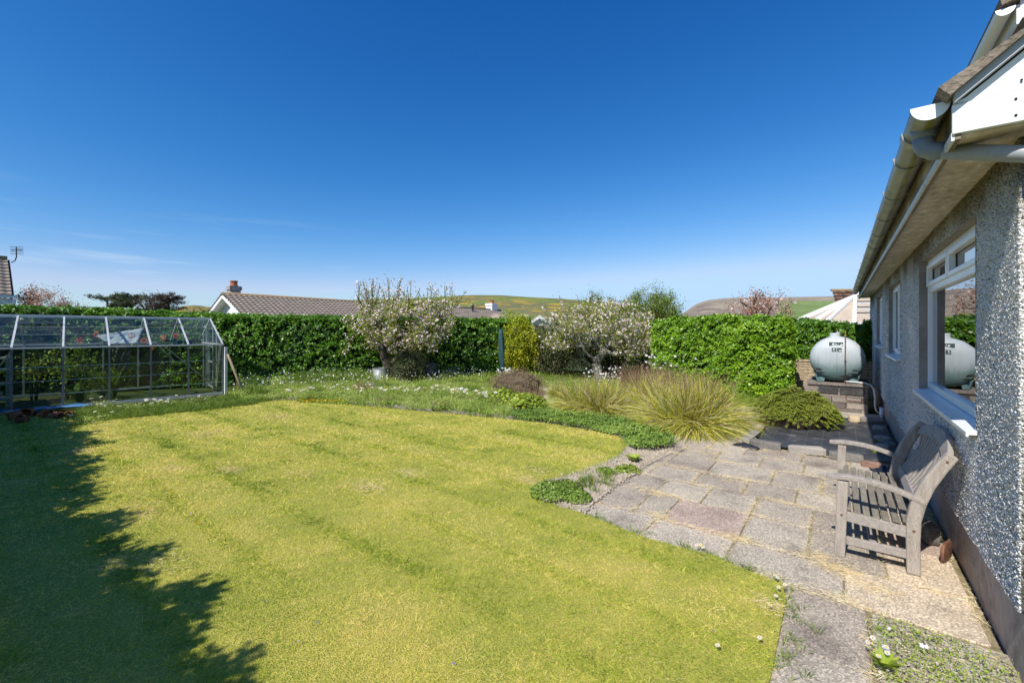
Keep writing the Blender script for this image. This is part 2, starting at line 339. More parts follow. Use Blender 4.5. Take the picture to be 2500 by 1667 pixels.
M['stone'] = pmat('grey_stone', [(.3,(.13,.12,.11)),(.55,(.27,.25,.225)),(.8,(.42,.39,.34))], 9, .9, .8, 40, fine=60, rnd=.35, bdist=.012)
M['stone_tan'] = pmat('tan_stone', [(.3,(.38,.28,.17)),(.7,(.60,.48,.33))], 9, .9, .5, 40)
M['brick_red'] = pmat('red_brick', [(.3,(.16,.10,.08)),(.7,(.32,.19,.14))], 9, .9, .5, 60)
M['copper'] = pmat('rusty_pipe', [(.3,(.10,.045,.03)),(.6,(.22,.11,.07)),(.85,(.35,.28,.22))], 14, .6, .2, 60)
M['pipe_white'] = pmat('white_pipe', [(.3,(.55,.56,.56)),(.7,(.75,.76,.76))], 6, .4)
M['twine'] = pmat('orange_twine', [(.3,(.62,.10,.03)),(.7,(.85,.20,.07))], 20, .8)
M['tarp'] = pmat('blue_tarp', [(.3,(.06,.17,.40)),(.6,(.10,.27,.55)),(.85,(.35,.48,.62))], 5, .45, .5, 14, bdist=.03)
M['sheet'] = pmat('white_sheet', [(.3,(.34,.38,.42)),(.7,(.50,.55,.60))], 6, .6, .4, 14, bdist=.02)
M['galv'] = pmat('galvanised', [(.3,(.32,.33,.34)),(.6,(.50,.51,.52)),(.85,(.62,.62,.60))], 5, .5, .1, 40, metal=.5)
M['green_cover'] = pmat('green_cover', [(.3,(.012,.045,.05)),(.7,(.03,.09,.095))], 6, .55, .6, 12, stretch=(3,3,1), bdist=.02)
M['weed_moss'] = pmat('weedy_soil', [(.25,(.16,.14,.09)),(.45,(.34,.30,.22)),(.60,(.46,.42,.33)),(.75,(.26,.29,.06))], 5, .95, .8, 50, fine=60, bdist=.02)

# ------------------------------------------------------------------ the setting: ground, hills
mb = MB(); n = 48
mb.add([(0,0,-.06)] + [(4200*math.cos(2*math.pi*i/n), 4200*math.sin(2*math.pi*i/n), -.06) for i in range(n)],
       [(0, i+1, (i+1)%n+1) for i in range(n)])
tag(mb.build('ground', M['ground'], fix=False), kind='structure')

def hillmat(name, kind):
    m, Nn, Ln, b = newmat(name)
    t = Nn.new('ShaderNodeTexCoord')
    def noise(s, d=6, st=(1,1,1)):
        mp = Nn.new('ShaderNodeMapping'); mp.inputs['Scale'].default_value = st; Ln.new(t.outputs['Object'], mp.inputs[0])
        n = Nn.new('ShaderNodeTexNoise'); n.inputs['Scale'].default_value = s; n.inputs['Detail'].default_value = d; n.inputs['Roughness'].default_value = .65
        Ln.new(mp.outputs[0], n.inputs['Vector']); return n.outputs['Fac']
    def mix(f, a, c, mode='MIX'):
        x = Nn.new('ShaderNodeMixRGB'); x.blend_type = mode; Ln.new(f, x.inputs[0])
        for i, q in ((1,a),(2,c)):
            if isinstance(q, tuple): x.inputs[i].default_value = (*q,1)
            else: Ln.new(q, x.inputs[i])
        return x.outputs[0]
    def thr(src, a, c):
        r = Nn.new('ShaderNodeMapRange'); r.inputs['From Min'].default_value = a; r.inputs['From Max'].default_value = c; Ln.new(src, r.inputs[0]); return r.outputs[0]
    sp = Nn.new('ShaderNodeSeparateXYZ'); Ln.new(t.outputs['Object'], sp.inputs[0])
    if kind == 'gorse':
        r = ramp(Nn, [(.3,(.12,.10,.06)),(.5,(.17,.16,.085)),(.7,(.155,.18,.075))]); Ln.new(noise(.006), r.inputs[0])
        c = mix(thr(noise(.0045, 3), .50, .56), r.outputs[0], (.15,.20,.065))
        g = thr(noise(.02, 9, (1,1,3.5)), .515, .575)
        mu = Nn.new('ShaderNodeMath'); mu.operation = 'MULTIPLY'; Ln.new(g, mu.inputs[0]); Ln.new(thr(sp.outputs['Z'], 118, 60), mu.inputs[1])
        c = mix(mu.outputs[0], c, (.40,.27,.06))
    else:
        r = ramp(Nn, [(.34,(.17,.135,.12)),(.48,(.25,.205,.17)),(.56,(.36,.30,.22)),(.64,(.22,.18,.15)),(.75,(.36,.32,.20))]); Ln.new(noise(.007, 8, (1,1,4)), r.inputs[0])
        c = r.outputs[0]
        # improved fields on the lower right slope
        mu = Nn.new('ShaderNodeMath'); mu.operation = 'MULTIPLY'
        zz = Nn.new('ShaderNodeMath'); zz.operation = 'ADD'; Ln.new(sp.outputs['Z'], zz.inputs[0])
        nm = Nn.new('ShaderNodeMath'); nm.operation = 'MULTIPLY'; Ln.new(noise(.002, 2), nm.inputs[0]); nm.inputs[1].default_value = 60; Ln.new(nm.outputs[0], zz.inputs[1])
        Ln.new(thr(zz.outputs[0], 142, 138), mu.inputs[0]); fx = Nn.new('ShaderNodeMath'); fx.operation = 'MULTIPLY_ADD'; fx.inputs[1].default_value = .0974; Ln.new(sp.outputs['Y'], fx.inputs[0]); Ln.new(sp.outputs['X'], fx.inputs[2]); Ln.new(thr(fx.outputs[0], -6, 10), mu.inputs[1])
        r2 = ramp(Nn, [(.4,(.14,.21,.075)),(.62,(.20,.26,.10))]); Ln.new(noise(.004, 3, (1,1,5)), r2.inputs[0])
        c = mix(mu.outputs[0], c, r2.outputs[0])
    h = mix(thr(noise(.08, 5), .45, .7), c, (.05,.06,.03)); 
    x = Nn.new('ShaderNodeMixRGB'); x.inputs[0].default_value = .35; Ln.new(c, x.inputs[1]); Ln.new(h, x.inputs[2])
    Ln.new(x.outputs[0], b.inputs['Base Color']); b.inputs['Roughness'].default_value = 1; b.inputs['Specular IOR Level'].default_value = 0
    return m
def hill(name, prof, D0, D1, mat):
    """ridge line seen at the pixel profile, standing D1 metres off; slopes run down towards D0"""
    px = np.array([p[0]*1.063 for p in prof]); py = np.array([p[1]*1.063 for p in prof])
    sx = np.linspace(px[0], px[-1], 220); ry = np.interp(sx, px, py)
    k = np.array([1,2,3,2,1])/9; ry[2:-2] = np.convolve(ry, k, 'valid')
    T = np.concatenate([np.linspace(0,1,46), 1+np.linspace(.05,.6,10)])
    V = []
    for t in T:
        d = D0 + (D1-D0)*t
        ridge = (807-ry)/F*D1 + CAMZ
        if t <= 1: s = (t*t*(3-2*t))*.6 + t*.4; s = s*.985 + .015*t
        else: s = max(0, 1-(t-1)*1.1)
        x = (sx-1250)/F*d
        X = x*CS - d*SN; Y = x*SN + d*CS
        Z = ridge*s + wob(X, Y, 0, .02)*3*min(1,t*2)*(1-t if t<1 else 0) - (0 if t > 0.02 else 3)
        V.append(np.stack([X,Y,Z],1))
    V = np.array(V); a, b2 = V.shape[:2]; idx = np.arange(a*b2).reshape(a,b2)
    Q = np.stack([idx[:-1,:-1],idx[:-1,1:],idx[1:,1:],idx[1:,:-1]],-1).reshape(-1,4)
    o = np_mesh(name, V.reshape(-1,3), Q, None, mat, smooth=True); tag(o, kind='structure')
hill('hill', [(300,757),(370,738),(410,706),(430,702),(455,702),(480,706),(560,712),(700,701),(760,695),(840,688),(940,686),(1000,683),(1050,680),(1090,678.5),(1150,679),(1180,681),(1230,684),(1290,687),(1380,694),(1450,705),(1540,722),(1590,745),(1640,757)], 420, 1400, hillmat('gorse_hill', 'gorse'))
hill('hill', [(1480,757),(1530,748),(1562,724),(1580,712),(1600,698),(1625,690),(1660,686),(1700,684),(1780,684),(1860,682),(1930,681),(2010,679),(2100,680),(2300,690),(2500,715)], 700, 2000, hillmat('moor_hill', 'moor'))

# ------------------------------------------------------------------ lawn, patio, beds
P_ = lambda *pts: [gp(x*1.063, y*1.063) for x, y in pts]
lawn_edge = P_((180,964),(300,958),(420,948),(520,938),(590,925),(650,919),(700,920),(760,924),(860,935),(960,945),(1060,953),(1160,963),(1260,974),(1360,990),(1425,1004),(1440,1020),(1425,1045),(1380,1075),(1320,1092),(1262,1104),(1222,1125),(1240,1150),(1290,1168),(1335,1180),(1400,1206),(1480,1238),(1560,1260),(1640,1280),(1700,1308),(1760,1330),(1795,1345),(1806,1380),(1796,1430),(1784,1490),(1768,1568))
lawn_poly = lawn_edge + [(-.33,1.6),(-.4,0),(-.4,-2.6),(-14.4,-2.6),(-14.4,-.6),(-12.5,-.2),(-12.3,.5)]
mb = MB(); mb.prism(lawn_poly, -.05, .016); tag(mb.build('lawn', M['lawn']), kind='structure')
# second lawn behind the border, up to the hedges
back_poly = [(-13.6,5.0),(-9.2,13.6),(-5.6,15.6),(-3.4,13.2),(-1.0,12.2),(-.9,9.4),(-1.6,9.0),(-3.2,9.4),(-6.2,9.8),(-9.0,8.0),(-11.6,5.2)]
mb = MB(); mb.prism(back_poly, -.05, .004); tag(mb.build('back_lawn', M['lawn']), kind='structure')
# planting bed sheet
bed_poly = P_((520,938),(650,921),(760,926),(860,937),(1060,955),(1260,976),(1360,992),(1425,1006),(1442,1040),(1330,1110),(1222,1130),(1250,1152),(1335,1182)) + P_((1420,1112),(1472,1077),(1545,1040),(1548,1000),(1600,975),(1690,968)) + [(-1.68,8.6),(-1.75,9.6),(-6.2,12.6),(-9.0,11.6),(-12.0,6.0)]
mb = MB(); mb.prism(bed_poly, -.045, .010); tag(mb.build('flower_bed', M['soil']), kind='structure')
# paving: slabs in rows parallel to the gable, dry sand joints under them
mb = MB(); mb.prism([(-3.3,1.0),(.63,1.0),(.63,6.9),(-.95,6.6),(-1.0,10.2),(-3.3,9.6)], -.05, -.008); tag(mb.build('paving_bed', M['joint']), kind='structure')
mb = MB(); random.seed(11)
rowsY = [1.35,1.95,2.52,3.10,3.55,4.10,4.56,5.02,5.56,6.04,6.52]
cuts = {3.10:[-1.9,-1.2,-.62,.02,.60], 3.55:[-1.95,-1.42,-1.17,-.60,-.18,.24,.60], 4.10:[-2.3,-1.80,-1.42,-1.0,-.60,-.18,.24,.60], 2.52:[-.9,-.27,.12], 1.95:[-.9,-.27,.12], 1.35:[-.9,-.27,.12]}
JOINTS = []
slab_kind = []
for i in range(len(rowsY)-1):
    y0, y1 = rowsY[i], rowsY[i+1]
    xs = cuts.get(y0)
    if xs is None:
        xs = [-3.1]; 
        while xs[-1] < .45: xs.append(xs[-1] + random.choice([.42,.42,.6,.46]))
        xs[-1] = .60
        if xs[-1]-xs[-2] < .25: xs.pop(-2)
    JOINTS.append(((xs[0],y1),(xs[-1],y1)))
    for a, b in zip(xs[:-1], xs[1:]):
        JOINTS.append(((b,y0),(b,y1)))
        g = .0045; zt = random.uniform(-.004,.004); tx, ty = random.uniform(-.008,.008), random.uniform(-.008,.008)
        x0,x1,yy0,yy1 = a+g+random.uniform(0,.008), b-g, y0+g, y1-g-random.uniform(0,.006)
        mb.rn = random.uniform(0,.88)
        if y0 in (3.10,3.55) and a > -.05: mb.rn = .95
        c = .02
        P = [(x0+c*random.uniform(.2,1.4),yy0),(x1-c*random.uniform(.2,1.4),yy0),(x1,yy0+c),(x1,yy1-c),(x1-c,yy1),(x0+c,yy1),(x0,yy1-c*random.uniform(.3,1.5)),(x0,yy0+c)]
        def zz(p): return zt + tx*(p[0]-x0)+ty*(p[1]-yy0)
        n = 8; cx, cy = (x0+x1)/2, (yy0+yy1)/2
        inn = [(cx+(p[0]-cx)*.985, cy+(p[1]-cy)*.985) for p in P]
        vs = [(p[0],p[1],-.03) for p in P]+[(p[0],p[1],zz(p)-.004) for p in P]+[(p[0],p[1],zz(p)) for p in inn]
        mb.add(vs, [(k,(k+1)%n,n+(k+1)%n,n+k) for k in range(n)]+[(n+k,n+(k+1)%n,2*n+(k+1)%n,2*n+k) for k in range(n)]+[tuple(range(2*n,3*n))])
# path leading on towards the tank between the shrub and the big grass clump
for (a,b,y0,y1) in [(-1.62,-1.0,6.54,7.2),(-1.66,-1.02,7.22,7.85),(-1.64,-1.0,7.87,8.5),(-1.7,-1.05,8.52,9.1),(-1.6,-.7,9.13,9.7),(-2.25,-1.65,6.54,7.1),(-2.7,-2.27,6.54,7.05),(-2.2,-1.68,7.12,7.6)]:
    mb.rn = random.uniform(0,.88); z = random.uniform(-.006,.004)
    mb.add([(a,y0,-.03),(b,y0,-.03),(b,y1,-.03),(a,y1,-.03),(a,y0,z),(b-.01,y0,z),(b,y1-.01,z+.003),(a+.01,y1,z)], [(0,1,5,4),(1,2,6,5),(2,3,7,6),(3,0,4,7),(4,5,6,7)])
    JOINTS.append(((a,y1),(b,y1)))
tag(mb.build('paving', M['slab'], fix=False), kind='structure')
mb = MB(); mb.prism([(.135,-1),(.70,-1),(.70,3.085),(.14,3.085)], -.05, -.006); tag(mb.build('soil_patch', M['weed_moss']), kind='structure')
mb = MB(); mb.prism(P_((1335,1182),(1222,1128),(1262,1106),(1425,1048),(1448,1020),(1535,1035),(1470,1075),(1420,1110)), -.04, .014); tag(mb.build('bare_soil', M['soil']), kind='structure')

# ---- lawn blades
def lawn_blades():
    n = 880000
    r = 1.0*np.exp(RNG.random(n)*math.log(16/1.0)); a = TH + math.pi/2 + (RNG.random(n)*2-1)*math.radians(72)
    X = r*np.cos(a); Y = r*np.sin(a)
    k = inpoly(X, Y, lawn_poly); X, Y, r = X[k], Y[k], r[k]; n = len(X)
    # mower left taller green lines running along X
    line = np.clip(np.sin(2*math.pi*(Y + .02*wob(X,Y,0,.5))/.55)*1.6-.75, 0, 1) * np.clip(.65+.8*wob(X*.5,Y,0,1.1,3),0,1)
    pat = wob(X, Y, 0, 2.3, 1)*.5 + wob(X, Y, 0, 6.1, 4)*.35
    keep = RNG.random(n) < np.clip(.80 + .25*pat + .5*line, .25, 1); X,Y,r,line,pat = X[keep],Y[keep],r[keep],line[keep],pat[keep]; n = len(X)
    P = np.stack([X,Y,np.full(n,.012)],1)
    lean = RNG.random(n)*1.6+.45; az = RNG.random(n)*2*math.pi
    D = nrm(np.stack([np.cos(az)*lean, np.sin(az)*lean, np.ones(n)],1))
    sc_ = np.clip(r/4.5, .8, 2.6)
    Ln = (.016+.028*RNG.random(n))*(1+.3*pat+.6*line+.35*(wob(X*22,Y*22,0,1,3)))*np.clip(sc_,.9,1.25)
    big = wob(X,Y,0,.9,7)*.6+wob(X,Y,0,2.7,9)*.6+wob(X,Y,0,7.5,5)*.5; clus = wob(X*22,Y*22,0,1,3)*.6+wob(X*51,Y*47,0,1,8)*.5
    lev = np.floor(np.log2(np.clip(r/2.2,1,8))); tab = RNG.random((8,997)); cell = .016*2**lev
    hx = (np.floor(X/cell)*73+np.floor(Y/cell)*151).astype(int)%997; tuft = tab[lev.astype(int), hx]
    hx2 = (np.floor(X/(cell*3.1)+Y*1.3)*91+np.floor(Y/(cell*2.7)-X*1.1)*57).astype(int)%997; tuft2 = tab[lev.astype(int)+4, hx2]
    rnd = np.clip(.51 + .30*(tuft-.5) + .22*(tuft2-.5) + .16*RNG.normal(size=n) + .15*np.sin(2*math.pi*Y/1.1+.2*wob(X,Y,0,.4,2)) + .15*big + .10*clus - .25*line + .12*np.clip(wob(X,Y,0,3.3,11)-.35,0,1)*3, 0, 1)
    tag(blades('grass', P, D, Ln, .0029*np.clip(r/3,.75,3.6), .25, 2, M['blade'], rnd=rnd), 'short yellow-green mown grass covering the lawn', 'grass', kind='stuff')
lawn_blades()
def tuft_pts(P2, per, spread, h, hv, w, name, mat, label, cat, lean=.6, bend=.35, seg=3, rnd=None, kind='stuff'):
    n = len(P2)*per; C = np.repeat(P2, per, 0)
    a = RNG.random(n)*2*math.pi; rr = RNG.random(n)*spread
    P = np.stack([C[:,0]+np.cos(a)*rr, C[:,1]+np.sin(a)*rr, np.full(n,.0)],1)
    l = RNG.random(n)*lean; D = nrm(np.stack([np.cos(a)*l,np.sin(a)*l,np.ones(n)],1))
    s = np.repeat(.6+.8*RNG.random(len(P2)), per)
    o = blades(name, P, D, (h+hv*RNG.random(n))*s, w, bend, seg, mat, rnd=rnd)
    return tag(o, label, cat, kind=kind)
# longer grass along the lawn's edges and in the back lawn
E = []
for a, b in zip(lawn_edge[:-1], lawn_edge[1:]):
    m = max(2, int(math.dist(a,b)/.025))
    for i in range(m):
        t = i/m; E.append((a[0]+(b[0]-a[0])*t+random.gauss(0,.04), a[1]+(b[1]-a[1])*t+random.gauss(0,.04)))
tuft_pts(np.array(E), 16, .03, .03, .04, .003, 'edge_grass', M['rough_grass'], 'longer green grass fringing the edge of the lawn', 'grass', lean=.9)
bp = in_poly_pts(back_poly, 6500)
tuft_pts(bp, 14, .07, .08, .10, .007, 'rough_grass', M['rough_grass'], 'longer bright green grass behind the flower border', 'grass')
strip = np.array(P_((150,958),(190,945),(330,935),(470,925),(560,905),(645,917),(560,935),(420,950),(300,962),(190,972)))
tuft_pts(in_poly_pts([tuple(p) for p in strip], 1500), 14, .06, .08, .11, .006, 'rough_grass', M['rough_grass'], 'tall unmown grass in front of the greenhouse', 'grass')
tf = in_poly_pts(lawn_poly, 700); tf = tf[(tf[:,1]>.2)]
tuft_pts(tf, 14, .035, .03, .045, .003, 'grass_tufts', M['rough_grass'], 'coarse dark green tufts dotted over the lawn', 'grass', lean=1.0)
def dry_patch():
    pts = []
    for x, y, s in [(400,470+610,.1),(690,1095,.16),(940,1090,.14),(850,1125,.12),(525,1083,.12),(375,1300,.12),(1235,1083,.10),(1215,1108,.12),(265,1300,.1),(470,1000,.2),(640,960,.2),(1770,1400,.09),(180,1040,.15),(330,1180,.15)]:
        c = gp(x*1.063, y*1.063)
        for i in range(int(230*s/.12*random.uniform(.4,1.3))):
            pts.append((c[0]+random.gauss(0,s*.9), c[1]+random.gauss(0,s*.55)))
    pts = np.array(pts); pts = pts[inpoly(pts[:,0],pts[:,1],lawn_poly)]; n = len(pts)
    a = RNG.random(n)*2*math.pi; D = nrm(np.stack([np.cos(a),np.sin(a),RNG.random(n)*.35+.02],1))
    P = np.stack([pts[:,0],pts[:,1],np.full(n,.026)],1)
    tag(blades('dead_thatch', P, D, .04, .003, .0, 1, M['straw'], rnd=RNG.random(n)*.6), 'orange brown patches of dead thatch in the lawn', 'thatch', kind='stuff')
dry_patch()
# straw and weeds caught in the paving joints
def joint_weeds():
    P = []; A = []
    jp = random.Random(5)
    for (a, b) in JOINTS:
        if a[0] < -2.4: a = (-2.4, a[1])
        Lj = math.dist(a,b); st = jp.uniform(.3,1.3); 
        for i in range(int(Lj*300*st)):
            t = jp.random()
            q = .5+.5*math.sin(t*Lj*9+a[1]*5+a[0]*3)
            if jp.random() > q: continue
            P.append((a[0]+(b[0]-a[0])*t+jp.gauss(0,.015), a[1]+(b[1]-a[1])*t+jp.gauss(0,.015))); A.append(jp.gauss(math.atan2(b[1]-a[1],b[0]-a[0]), .8))
    for (cx, cy, s, k) in [(.0,3.5,.07,700),(-.12,3.62,.06,300),(-.6,3.56,.06,500),(.15,3.36,.06,300),(-1.42,4.1,.09,500),(-.9,4.95,.1,300),(-1.4,5.8,.12,300),(-.8,6.4,.1,250),(-.35,3.12,.08,300),(0,3.12,.08,300),(-1.35,7.0,.15,400),(-1.3,8.1,.15,400),(-1.2,3.6,.05,300)]:
        for i in range(int(k*.6)): P.append((cx+jp.gauss(0,s*1.2),cy+jp.gauss(0,s*.6))); A.append(jp.random()*6.28)
    P = np.array(P); A = np.array(A); n = len(P)
    z = RNG.random(n)*.010+.003
    D = nrm(np.stack([np.cos(A),np.sin(A),RNG.random(n)*.6],1))
    rnd = np.where(RNG.random(n)<.22, 1.0, RNG.random(n)*.88)
    tag(blades('joint_straw', np.stack([P[:,0],P[:,1],z],1), D, .03+.035*RNG.random(n), .0024, .15, 2, M['straw'], rnd=rnd), 'straw-coloured dead grass caught in the paving joints', 'dry grass', kind='stuff')
joint_weeds()

# ------------------------------------------------------------------ plants: generators
def hedge(name, path, width, height, label, cat, mat, dens=1500, leaf=.05, inset=.14, lump=.10, seed=1, zb=0.0, topdens=1.0, back=.35):
    """clipped hedge along a polyline: dark core and leaf shell on front (left of travel), top and back"""
    root = thing(name, label, cat, (path[0][0], path[0][1], 0))
    pth = np.array(path, float); seg = np.linalg.norm(np.diff(pth, axis=0), axis=1); cum = np.concatenate([[0],np.cumsum(seg)]); Lt = cum[-1]
    hf = height if callable(height) else (lambda s: height + 0*s)
    def at(s):
        x = np.interp(s, cum, pth[:,0]); y = np.interp(s, cum, pth[:,1])
        e = .25; dx = np.interp(s+e, cum, pth[:,0])-np.interp(s-e, cum, pth[:,0]); dy = np.interp(s+e, cum, pth[:,1])-np.interp(s-e, cum, pth[:,1])
        l = np.hypot(dx,dy)+1e-9; return x, y, dx/l, dy/l
    def surf(s, q, off=0.0, endc=True):
        # q 0..1 round the section: front bottom .. front top .. back top .. back bottom
        x, y, tx, ty = at(s); h = hf(s); w = width/2
        per = 2*h + 2*w; u = q*per
        u1 = np.clip(u, 0, h); u2 = np.clip(u-h, 0, 2*w); u3 = np.clip(u-h-2*w, 0, h)
        zz = u1 - u3; nn = w - u2           # +w front, -w back
        r = .22
        # rounded shoulders
        cz = np.clip((zz-(h-r))/r, 0, 1); cn = np.clip((np.abs(nn)-(w-r))/r, 0, 1)
        sh = np.clip(cz*cn, 0, 1)*.10
        front = (u<h); topm = (u>=h)&(u<h+2*w)
        on = np.where(front, 1.0, np.where(topm, nn/w*.5, -1.0)); oz = np.where(topm, 1.0, np.clip((zz/h-.82)/.18,0,1)*.6)
        l = np.hypot(on,oz); on/=l; oz/=l
        b = wob(s, zz*1.3+nn, q*3, 2.1, seed)*lump*.5 + wob(s, zz*1.4, nn, 5.3, seed+3)*lump*.35 + off - sh
        if endc:
            e = np.minimum(s, Lt-s); b = b - np.clip(.35-e,0,.35)**2*1.6
        nnn = nn + on*b; zzz = zb + zz + oz*b
        # front normal = (ty,-tx)
        X = x + ty*nnn; Y = y - tx*nnn
        Nn = np.stack([ty*on, -tx*on, oz],1)
        return np.stack([X,Y,np.maximum(zzz, zb)],1), Nn
    ns = max(6, int(Lt/.35)); S, Qg = np.meshgrid(np.linspace(inset, Lt-inset, ns), np.linspace(0,1,15), indexing='ij')
    V, _ = surf(S.ravel(), Qg.ravel(), -inset)
    idx = np.arange(ns*15).reshape(ns,15)
    Qd = np.stack([idx[:-1,:-1],idx[1:,:-1],idx[1:,1:],idx[:-1,1:]],-1).reshape(-1,4)
    caps = np.array([[idx[0,0],idx[0,3],idx[0,11],idx[0,14]],[idx[-1,14],idx[-1,11],idx[-1,3],idx[-1,0]],[idx[0,3],idx[0,6],idx[0,9],idx[0,11]],[idx[-1,11],idx[-1,9],idx[-1,6],idx[-1,3]]])
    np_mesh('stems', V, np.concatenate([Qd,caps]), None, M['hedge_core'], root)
    hm = float(np.mean(hf(np.linspace(0,Lt,20)))); per = 2*hm+width
    n = int(Lt*per*dens); s = RNG.random(n)*Lt; q = RNG.random(n)
    fb = hm/(2*hm+width); keep = RNG.random(n) < np.where(q>1-fb, back, 1.0); s, q = s[keep], q[keep]
    # sprays: each twig tip carries a rosette of leaves; tips stand at uneven depths with dark hollows between
    K = 7; n0 = n//K; s0, q0 = s[:n0], q[:n0]
    Pt, Nt = surf(s0, q0, 0.0)
    hol = wob(s0*2.2, q0*9, 0, 1.9, seed+5)*.6 + wob(s0*5, q0*21, 0, 1.3, seed+8)*.6
    dep = np.clip(.045 - .075*RNG.random(n0)**1.3*1.6 + .055*hol, -inset+.02, .07); Pt = Pt + Nt*dep[:,None]
    ne = int(2*width*hm*dens/K*1.3); se = np.where(RNG.random(ne)<.5, 0.03, Lt-.03); x,y,tx,ty = at(se); nn = (RNG.random(ne)*2-1)*width/2*.95
    sg = np.where(se<Lt/2,-1,1); zz = RNG.random(ne)*hm
    Pe = np.stack([x+ty*nn-tx*sg*RNG.random(ne)*.15, y-tx*nn-ty*sg*RNG.random(ne)*.15, zb+zz],1); Ne = np.stack([tx*sg,ty*sg,0*tx],1)
    Pt = np.concatenate([Pt,Pe]); Nt = np.concatenate([Nt,Ne]); m_ = len(Pt)
    T = nrm(Nt*1.0 + rdir(m_)*.7 + np.array([0,0,.45])); tipr = np.clip(.42+.20*RNG.normal(size=m_)+.16*wob(Pt[:,0],Pt[:,1],Pt[:,2],3.1,seed),0,1)
    T = np.repeat(T,K,0); Pc = np.repeat(Pt,K,0); n = len(T)
    rad_ = nrm(np.cross(T, rdir(n))); A = nrm(rad_*.95 + T*RNG.uniform(-.1,.7,(n,1))); N2 = nrm(T*1.0 - rad_*.35 + rdir(n)*.35)
    P = Pc + rad_*leaf*.12 - T*leaf*(RNG.random((n,1))*1.1)
    sz = leaf*(.7+.55*RNG.random(n)); rnd = np.clip(np.repeat(tipr,K)+.10*RNG.normal(size=n),0,1)
    leaves('foliage', P, A, N2, sz, sz*.58, mat, root, rnd)
    # sprigs sticking up above the clipped top
    return root
def bush(name, c, rad, n, leaf, label, cat, mat, seed=1, lump=.18, aspect=.55, core=True, up=.25, group=None, fill=.35, droopy=0, twigs=0, zfloor=.0, parent=None, coremat=None, thin=.62):
    """loose shrub: leaves through an uneven ellipsoid standing on the ground"""
    root = thing(name, label, cat, (c[0],c[1],0), group)
    d = rdir(n); rx, ry, rz = rad
    r = 1 + lump*wob(d[:,0]*2, d[:,1]*2, d[:,2]*2, 1.3, seed) + lump*.6*wob(d[:,0],d[:,1],d[:,2],5.2,seed+2)
    dep = 1 - np.abs(RNG.normal(size=n))*fill*.5; dep = np.clip(dep, .15, 1.08)
    P = d*(r*dep)[:,None]*np.array([rx,ry,rz]) + np.array(c); ok = P[:,2] > zfloor; P, d = P[ok], d[ok]; n = len(P)
    Nn = nrm(d*.6+rdir(n)*.8+np.array([0,0,up])); A = nrm(np.cross(Nn, rdir(n))+d*.4+np.array([0,0,-droopy]))
    sz = leaf*(.6+.8*RNG.random(n))
    leaves('foliage', P, A, Nn, sz, sz*aspect, mat, root)
    if core:
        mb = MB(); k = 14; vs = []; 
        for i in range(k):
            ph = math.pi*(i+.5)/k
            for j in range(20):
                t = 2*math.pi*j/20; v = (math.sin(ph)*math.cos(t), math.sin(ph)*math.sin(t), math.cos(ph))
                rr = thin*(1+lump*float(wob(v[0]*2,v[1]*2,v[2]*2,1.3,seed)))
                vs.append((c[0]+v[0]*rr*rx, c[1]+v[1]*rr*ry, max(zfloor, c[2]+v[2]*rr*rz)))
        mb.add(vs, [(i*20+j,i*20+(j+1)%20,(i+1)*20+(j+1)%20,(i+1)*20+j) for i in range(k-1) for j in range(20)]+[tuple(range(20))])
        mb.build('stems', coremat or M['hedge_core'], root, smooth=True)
    if twigs:
        mb = MB()
        for i in range(twigs):
            v = rdir(1)[0]; v[2] = abs(v[2])
            p0 = (c[0]+v[0]*.1, c[1]+v[1]*.1, zfloor); p1 = (c[0]+v[0]*rx*.9, c[1]+v[1]*ry*.9, c[2]+v[2]*rz*.9)
            pm = ((p0[0]+p1[0])/2+random.gauss(0,.03), (p0[1]+p1[1])/2+random.gauss(0,.03), (p0[2]+p1[2])/2-.02)
            mb.tube([p0,pm,p1], [.012,.008,.003], 5)
        mb.build('branches', M['bark'], root)
    return root
